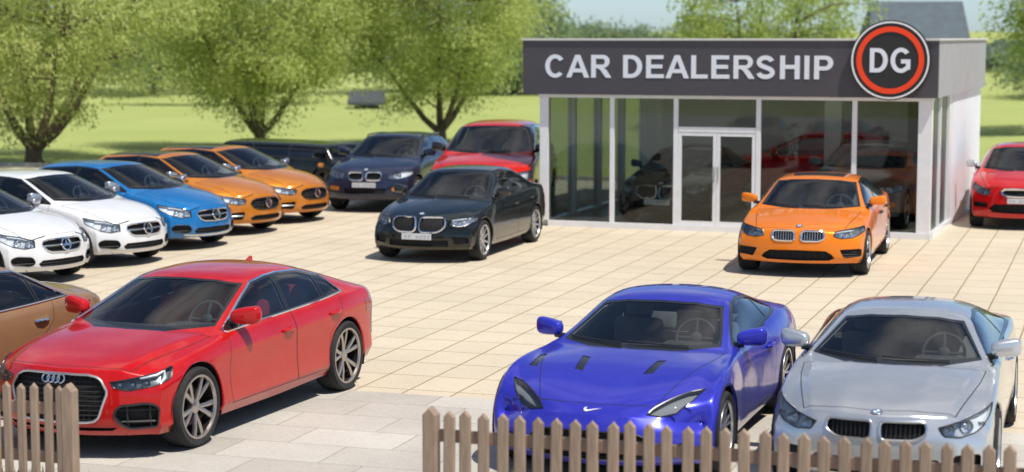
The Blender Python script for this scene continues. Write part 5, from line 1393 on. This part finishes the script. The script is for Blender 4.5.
def make_tree(label, x, y, h, rad, seed, leafm, nclump=150, nleaf=120, leaf=.15, trunk=.23, fork=.16, base=.20, group='trees in the meadow behind the car park', lean=0., kind='tree', sprd=.5):
    rn = np.random.RandomState(seed); rnd = random.Random(seed)
    o = empty('tree', (x, y, -.05), rnd.uniform(0, 6.28)); tag(o, label, kind, group)
    H = h; cz = H * (base + 1) / 2; rz = H * (1 - base) / 2
    # clump centres through the crown volume, more of them near its surface
    cl = []
    while len(cl) < nclump:
        d = rn.normal(size=3); d /= np.linalg.norm(d); r = rn.uniform(.35, 1) ** .55
        bump = 1 + .18 * math.sin(3 * math.atan2(d[1], d[0]) + seed) * (1 - abs(d[2])) + rn.uniform(-.14, .10)
        p = np.array([d[0] * rad * r * bump, d[1] * rad * r * bump, cz + d[2] * rz * r * bump])
        if p[2] < H * base * .75: continue
        cl.append(p)
    mb = MB(); fz = H * fork
    mb.tube([(0, 0, -.1), (.01, 0, fz * .25), (lean * .5, .02, fz * .6), (lean, .0, fz)], [trunk * 1.5, trunk * 1.12, trunk, trunk * .95], 0, 10)
    limbs = []
    nl_ = rnd.randint(5, 6)
    for i in range(nl_):
        an = 2 * math.pi * i / nl_ + rnd.uniform(-.35, .35); up = rnd.uniform(.55, .95); R0 = rad * rnd.uniform(.55, .8)
        if i == 0: R0 *= .2; up = 1.0
        pts = []
        for t in np.linspace(0, 1, 7):
            rr = R0 * t ** .85; zz = fz - .1 + (H * up * .80 - fz) * (t ** 1.15)
            pts.append(Vector((lean + rr * math.cos(an) + rnd.uniform(-.12, .12) * t * 1.4, rr * math.sin(an) + rnd.uniform(-.12, .12) * t * 1.4, zz)))
        mb.tube(pts, [trunk * .62 * (1 - .86 * t) for t in np.linspace(0, 1, 7)], 0, 7); limbs.append(pts)
    for p in cl:
        if rnd.random() > .55: continue
        P = Vector(p); best = min((q for L in limbs for q in L[1:]), key=lambda q: (q - P).length + (3 if q.z > P.z + .3 else 0))
        m_ = best.lerp(P, .5) + Vector((rnd.uniform(-.15, .15), rnd.uniform(-.15, .15), .12 * (P - best).length))
        L = (P - best).length
        mb.tube([best, m_, P], [.018 + .014 * L, .012 + .006 * L, .006], 0, 5)
    mb.build('trunk', M_bark, o, True)
    V = []
    for p in cl:
        k = int(nleaf * rn.uniform(.5, 1.4)); sg = sprd * rn.uniform(.65, 1.2)
        out = np.array([p[0], p[1], 0]); out /= (np.linalg.norm(out) + 1e-6)
        c = p + np.clip(rn.normal(size=(k, 3)), -1.6, 1.6) * np.array([sg, sg, sg * .62])
        t = np.abs(c[:, :2] - p[:2]).sum(1); c[:, 2] -= .22 * t             # sprays droop at their ends
        ax = rn.normal(size=(k, 3)) * .55 + out * .5 + np.array([0, 0, -.55]); ax /= np.linalg.norm(ax, axis=1)[:, None]
        nr = rn.normal(size=(k, 3)) + np.array([0, 0, .7]) + out * .3; sd = np.cross(ax, nr); sd /= (np.linalg.norm(sd, axis=1)[:, None] + 1e-6)
        l = leaf * rn.uniform(.7, 1.5, size=(k, 1)); w = l * rn.uniform(.24, .38, size=(k, 1))
        V.append(np.stack([c - ax * l * .5, c + sd * w * .5, c + ax * l * .5, c - sd * w * .5], 1).reshape(-1, 3))
    V = np.concatenate(V); n = len(V) // 4
    me = bpy.data.meshes.new('crown'); me.vertices.add(len(V)); me.vertices.foreach_set('co', V.ravel().astype(np.float32))
    me.loops.add(n * 4); me.loops.foreach_set('vertex_index', np.arange(n * 4, dtype=np.int32)); me.polygons.add(n); me.polygons.foreach_set('loop_start', np.arange(0, n * 4, 4, dtype=np.int32)); me.polygons.foreach_set('loop_total', np.full(n, 4, dtype=np.int32))
    me.materials.append(leafm); me.update(); me.validate()
    c = bpy.data.objects.new('crown', me); COL.objects.link(c); c.parent = o
    return o
make_tree('big spreading tree at the far left with a low forked trunk', -14.1, 54.5, 8.4, 4.5, 11, M_leaf1, 360, 250, .125, .25, base=.15, fork=.06)
make_tree('spreading tree whose trunk rises behind the two orange hatchbacks', -8.3, 60.9, 8.4, 3.9, 23, M_leaf1, 350, 250, .125, .20, base=.16, fork=.07)
make_tree('tree with many bare lower limbs behind the navy crossover and tall red car', -2.5, 64.5, 8.8, 3.9, 37, M_leaf1, 330, 250, .125, .20, base=.15, fork=.06)
make_tree('bushy green tree whose top shows above the middle of the showroom roof', 10.3, 78, 7.6, 4.2, 51, M_leaf2, 150, 130, .2, .25, kind='tree')
make_tree('green tree cut off at the right edge, beyond the showroom and small red hatchback', 21.6, 71, 8.2, 2.9, 63, M_leaf2, 130, 140, .18, .22)
# farther trees, paler, between and behind
far = [(-34, 112, 9.5, 6.5), (-24, 124, 10, 6.0), (-15.5, 104, 8.8, 5.5), (-6, 118, 9.4, 5.8), (.2, 110, 6.6, 3.6), (7.0, 132, 4.7, 5.0), (13.5, 128, 4.4, 5.0), (19.5, 140, 4.6, 5.2), (36, 118, 4.0, 5.0), (44, 125, 7.5, 6)]
fl = ['pale hazy tree far off at the left edge', 'pale hazy tree far off behind the leftmost big tree', 'hazy tree far off in the gap between the first and second big trees', 'hazy tree far off behind the second big tree', 'hazy tree far off left of the showroom, behind the third big tree',
      'low pale tree far off above the first word of the showroom sign', 'low pale tree far off under the bare sky above the showroom', 'low pale tree far off behind the bushy roof-top tree', 'low pale tree far off at the right beyond the grey roof', 'pale tree far off beyond the right edge']
for i, (x, y, h, r) in enumerate(far):
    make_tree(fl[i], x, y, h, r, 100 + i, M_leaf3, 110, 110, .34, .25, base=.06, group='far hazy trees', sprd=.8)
# distant wood, reads as one mass
rn = np.random.RandomState(3); wv = []; wf = []
n_ = 26000
xx = rn.uniform(-110, 130, n_); yy = rn.uniform(165, 185, n_); top = 3.0 + 1.6 * np.sin(xx * .13) + 1.0 * np.sin(xx * .41 + 1) + 1.4; zz = 1 + rn.uniform(0, 1, n_) ** .7 * top * .42
c = np.stack([xx, yy, zz], 1); a = rn.normal(size=(n_, 3)); a /= np.linalg.norm(a, axis=1)[:, None]; b = np.cross(a, rn.normal(size=(n_, 3))); b /= np.linalg.norm(b, axis=1)[:, None]
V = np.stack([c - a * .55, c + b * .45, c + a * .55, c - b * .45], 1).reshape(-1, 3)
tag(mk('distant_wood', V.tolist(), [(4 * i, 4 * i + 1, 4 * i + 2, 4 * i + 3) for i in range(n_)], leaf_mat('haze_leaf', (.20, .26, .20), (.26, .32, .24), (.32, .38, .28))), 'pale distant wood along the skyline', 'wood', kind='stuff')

# ------------------------------------------------------------------ houses beyond the meadow
M_roof = simple('slate_roof', (.085, .11, .13), .8, var=.15, vscale=2, bump=.2, bscale=8); M_hw = simple('house_wall', (.50, .48, .44), .8, var=.06)
M_shed = simple('shed_roof', (.055, .065, .075), .8, var=.15)
def house(x, y, rz, w, d, hw, hr, label, hip=.0):
    o = empty('house', (x, y, 0), rz); tag(o, label, 'house')
    mb = MB(); mb.box(-w / 2, w / 2, -d / 2, d / 2, -.3, hw); wl = mb.build('wall', M_hw if hw > 1 else M_shed, o)
    e = .35; vs = [(-w / 2 - e, -d / 2 - e, hw), (w / 2 + e, -d / 2 - e, hw), (w / 2 + e, d / 2 + e, hw), (-w / 2 - e, d / 2 + e, hw), (-w / 2 - e + hip * w, 0, hr), (w / 2 + e, 0, hr)]
    vs += [(a, b, c - .15) for a, b, c in vs[:4]]
    mk('roof', vs, [(0, 1, 5, 4), (2, 3, 4, 5), (1, 2, 5), (3, 0, 4), (6, 7, 1, 0), (7, 8, 2, 1), (8, 9, 3, 2), (9, 6, 0, 3), (9, 8, 7, 6)], M_roof if hw > 1 else M_shed, o)
    for xx_ in ((-w * .28, w * .12) if hw > 1 else ()):
        mb = MB(); mb.box(xx_ - .5, xx_ + .5, -d / 2 - .03, -d / 2 + .02, hw * .35, hw * .75); f = mb.build('window', M_frame, o)
        mb = MB(); mb.box(xx_ - .42, xx_ + .42, -d / 2 - .045, -d / 2 - .032, hw * .39, hw * .71); mb.build('pane', M_black, f)
    return o
house(19.75, 92, R_(-4), 4.2, 6, 3.0, 5.45, 'house with a grey slate roof rising behind the round sign at the right', .10)
house(-7.7, 98, R_(5), 1.3, 2.0, .30, .85, 'low grey-roofed shed across the meadow between the second and third big trees', .12)

# ------------------------------------------------------------------ sky, sun, camera
SUN_EL, SUN_AZ = 64., 134.      # azimuth clockwise from +Y (view direction): right, slightly ahead of the side
w = bpy.data.worlds.new('World'); scene.world = w; w.use_nodes = True
nt = w.node_tree; sk = nt.nodes.new('ShaderNodeTexSky'); sk.sky_type = 'NISHITA'; sk.sun_disc = False; sk.sun_elevation = R_(SUN_EL); sk.sun_rotation = R_(SUN_AZ)
sk.air_density = 1.0; sk.dust_density = .4; sk.ozone_density = 2.5
tcw = N(nt, 'ShaderNodeTexCoord'); sxw = N(nt, 'ShaderNodeSeparateXYZ'); nt.links.new(tcw.outputs['Generated'], sxw.inputs[0])
rw = N(nt, 'ShaderNodeValToRGB'); rw.color_ramp.elements[0].position = .0; rw.color_ramp.elements[0].color = (1.06, 1.34, 1.78, 1); rw.color_ramp.elements[1].position = .45; rw.color_ramp.elements[1].color = (1, 1, 1.02, 1)
nt.links.new(sxw.outputs['Z'], rw.inputs[0])
tn = N(nt, 'ShaderNodeVectorMath', operation='MULTIPLY'); nt.links.new(sk.outputs[0], tn.inputs[0]); nt.links.new(rw.outputs[0], tn.inputs[1])
# cloud above the view, added to vary reflections in paint and glass
mpw = N(nt, 'ShaderNodeMapping'); mpw.inputs['Scale'].default_value = (1, 1, 2.2); nt.links.new(tcw.outputs['Generated'], mpw.inputs[0])
cn = N(nt, 'ShaderNodeTexNoise'); cn.inputs['Scale'].default_value = 2.6; cn.inputs['Detail'].default_value = 7; cn.inputs['Roughness'].default_value = .55; nt.links.new(mpw.outputs[0], cn.inputs['Vector'])
c1 = N(nt, 'ShaderNodeMapRange'); c1.inputs['From Min'].default_value = .50; c1.inputs['From Max'].default_value = .68; nt.links.new(cn.outputs['Fac'], c1.inputs['Value'])
c2 = N(nt, 'ShaderNodeMapRange'); c2.inputs['From Min'].default_value = .10; c2.inputs['From Max'].default_value = .30; nt.links.new(sxw.outputs['Z'], c2.inputs['Value'])
cm_ = N(nt, 'ShaderNodeMath', operation='MULTIPLY'); nt.links.new(c1.outputs[0], cm_.inputs[0]); nt.links.new(c2.outputs[0], cm_.inputs[1])
cx_ = N(nt, 'ShaderNodeMix', data_type='RGBA'); nt.links.new(cm_.outputs[0], cx_.inputs['Factor']); nt.links.new(tn.outputs[0], cx_.inputs['A']); cx_.inputs['B'].default_value = (8.5, 8.4, 8.3, 1)
nt.links.new(cx_.outputs['Result'], nt.nodes['Background'].inputs[0]); nt.nodes['Background'].inputs[1].default_value = .09
sl = bpy.data.lights.new('sun', 'SUN'); so = bpy.data.objects.new('sun', sl); COL.objects.link(so); sl.energy = 5.0; sl.angle = R_(.5); sl.color = (1, .945, .85)
sd_ = Vector((math.sin(R_(SUN_AZ)) * math.cos(R_(SUN_EL)), math.cos(R_(SUN_AZ)) * math.cos(R_(SUN_EL)), math.sin(R_(SUN_EL))))
so.rotation_euler = sd_.to_track_quat('Z', 'Y').to_euler(); so.location = (20, 10, 30)
cd = bpy.data.cameras.new('camera'); co = bpy.data.objects.new('camera', cd); COL.objects.link(co); scene.camera = co
co.location = (0, 0, 3.7); co.rotation_euler = (R_(90) - math.atan(199 / 1850), 0, 0)
cd.sensor_width = 36; cd.lens = 36 * 1850 / 1024; cd.clip_end = 3000; cd.clip_start = .5
cd.dof.use_dof = True; cd.dof.focus_distance = 20.5; cd.dof.aperture_fstop = 1.3
scene.view_settings.view_transform = 'Standard'; scene.view_settings.look = 'None'; scene.view_settings.exposure = 0
scene.cycles.max_bounces = 8; scene.cycles.transparent_max_bounces = 16
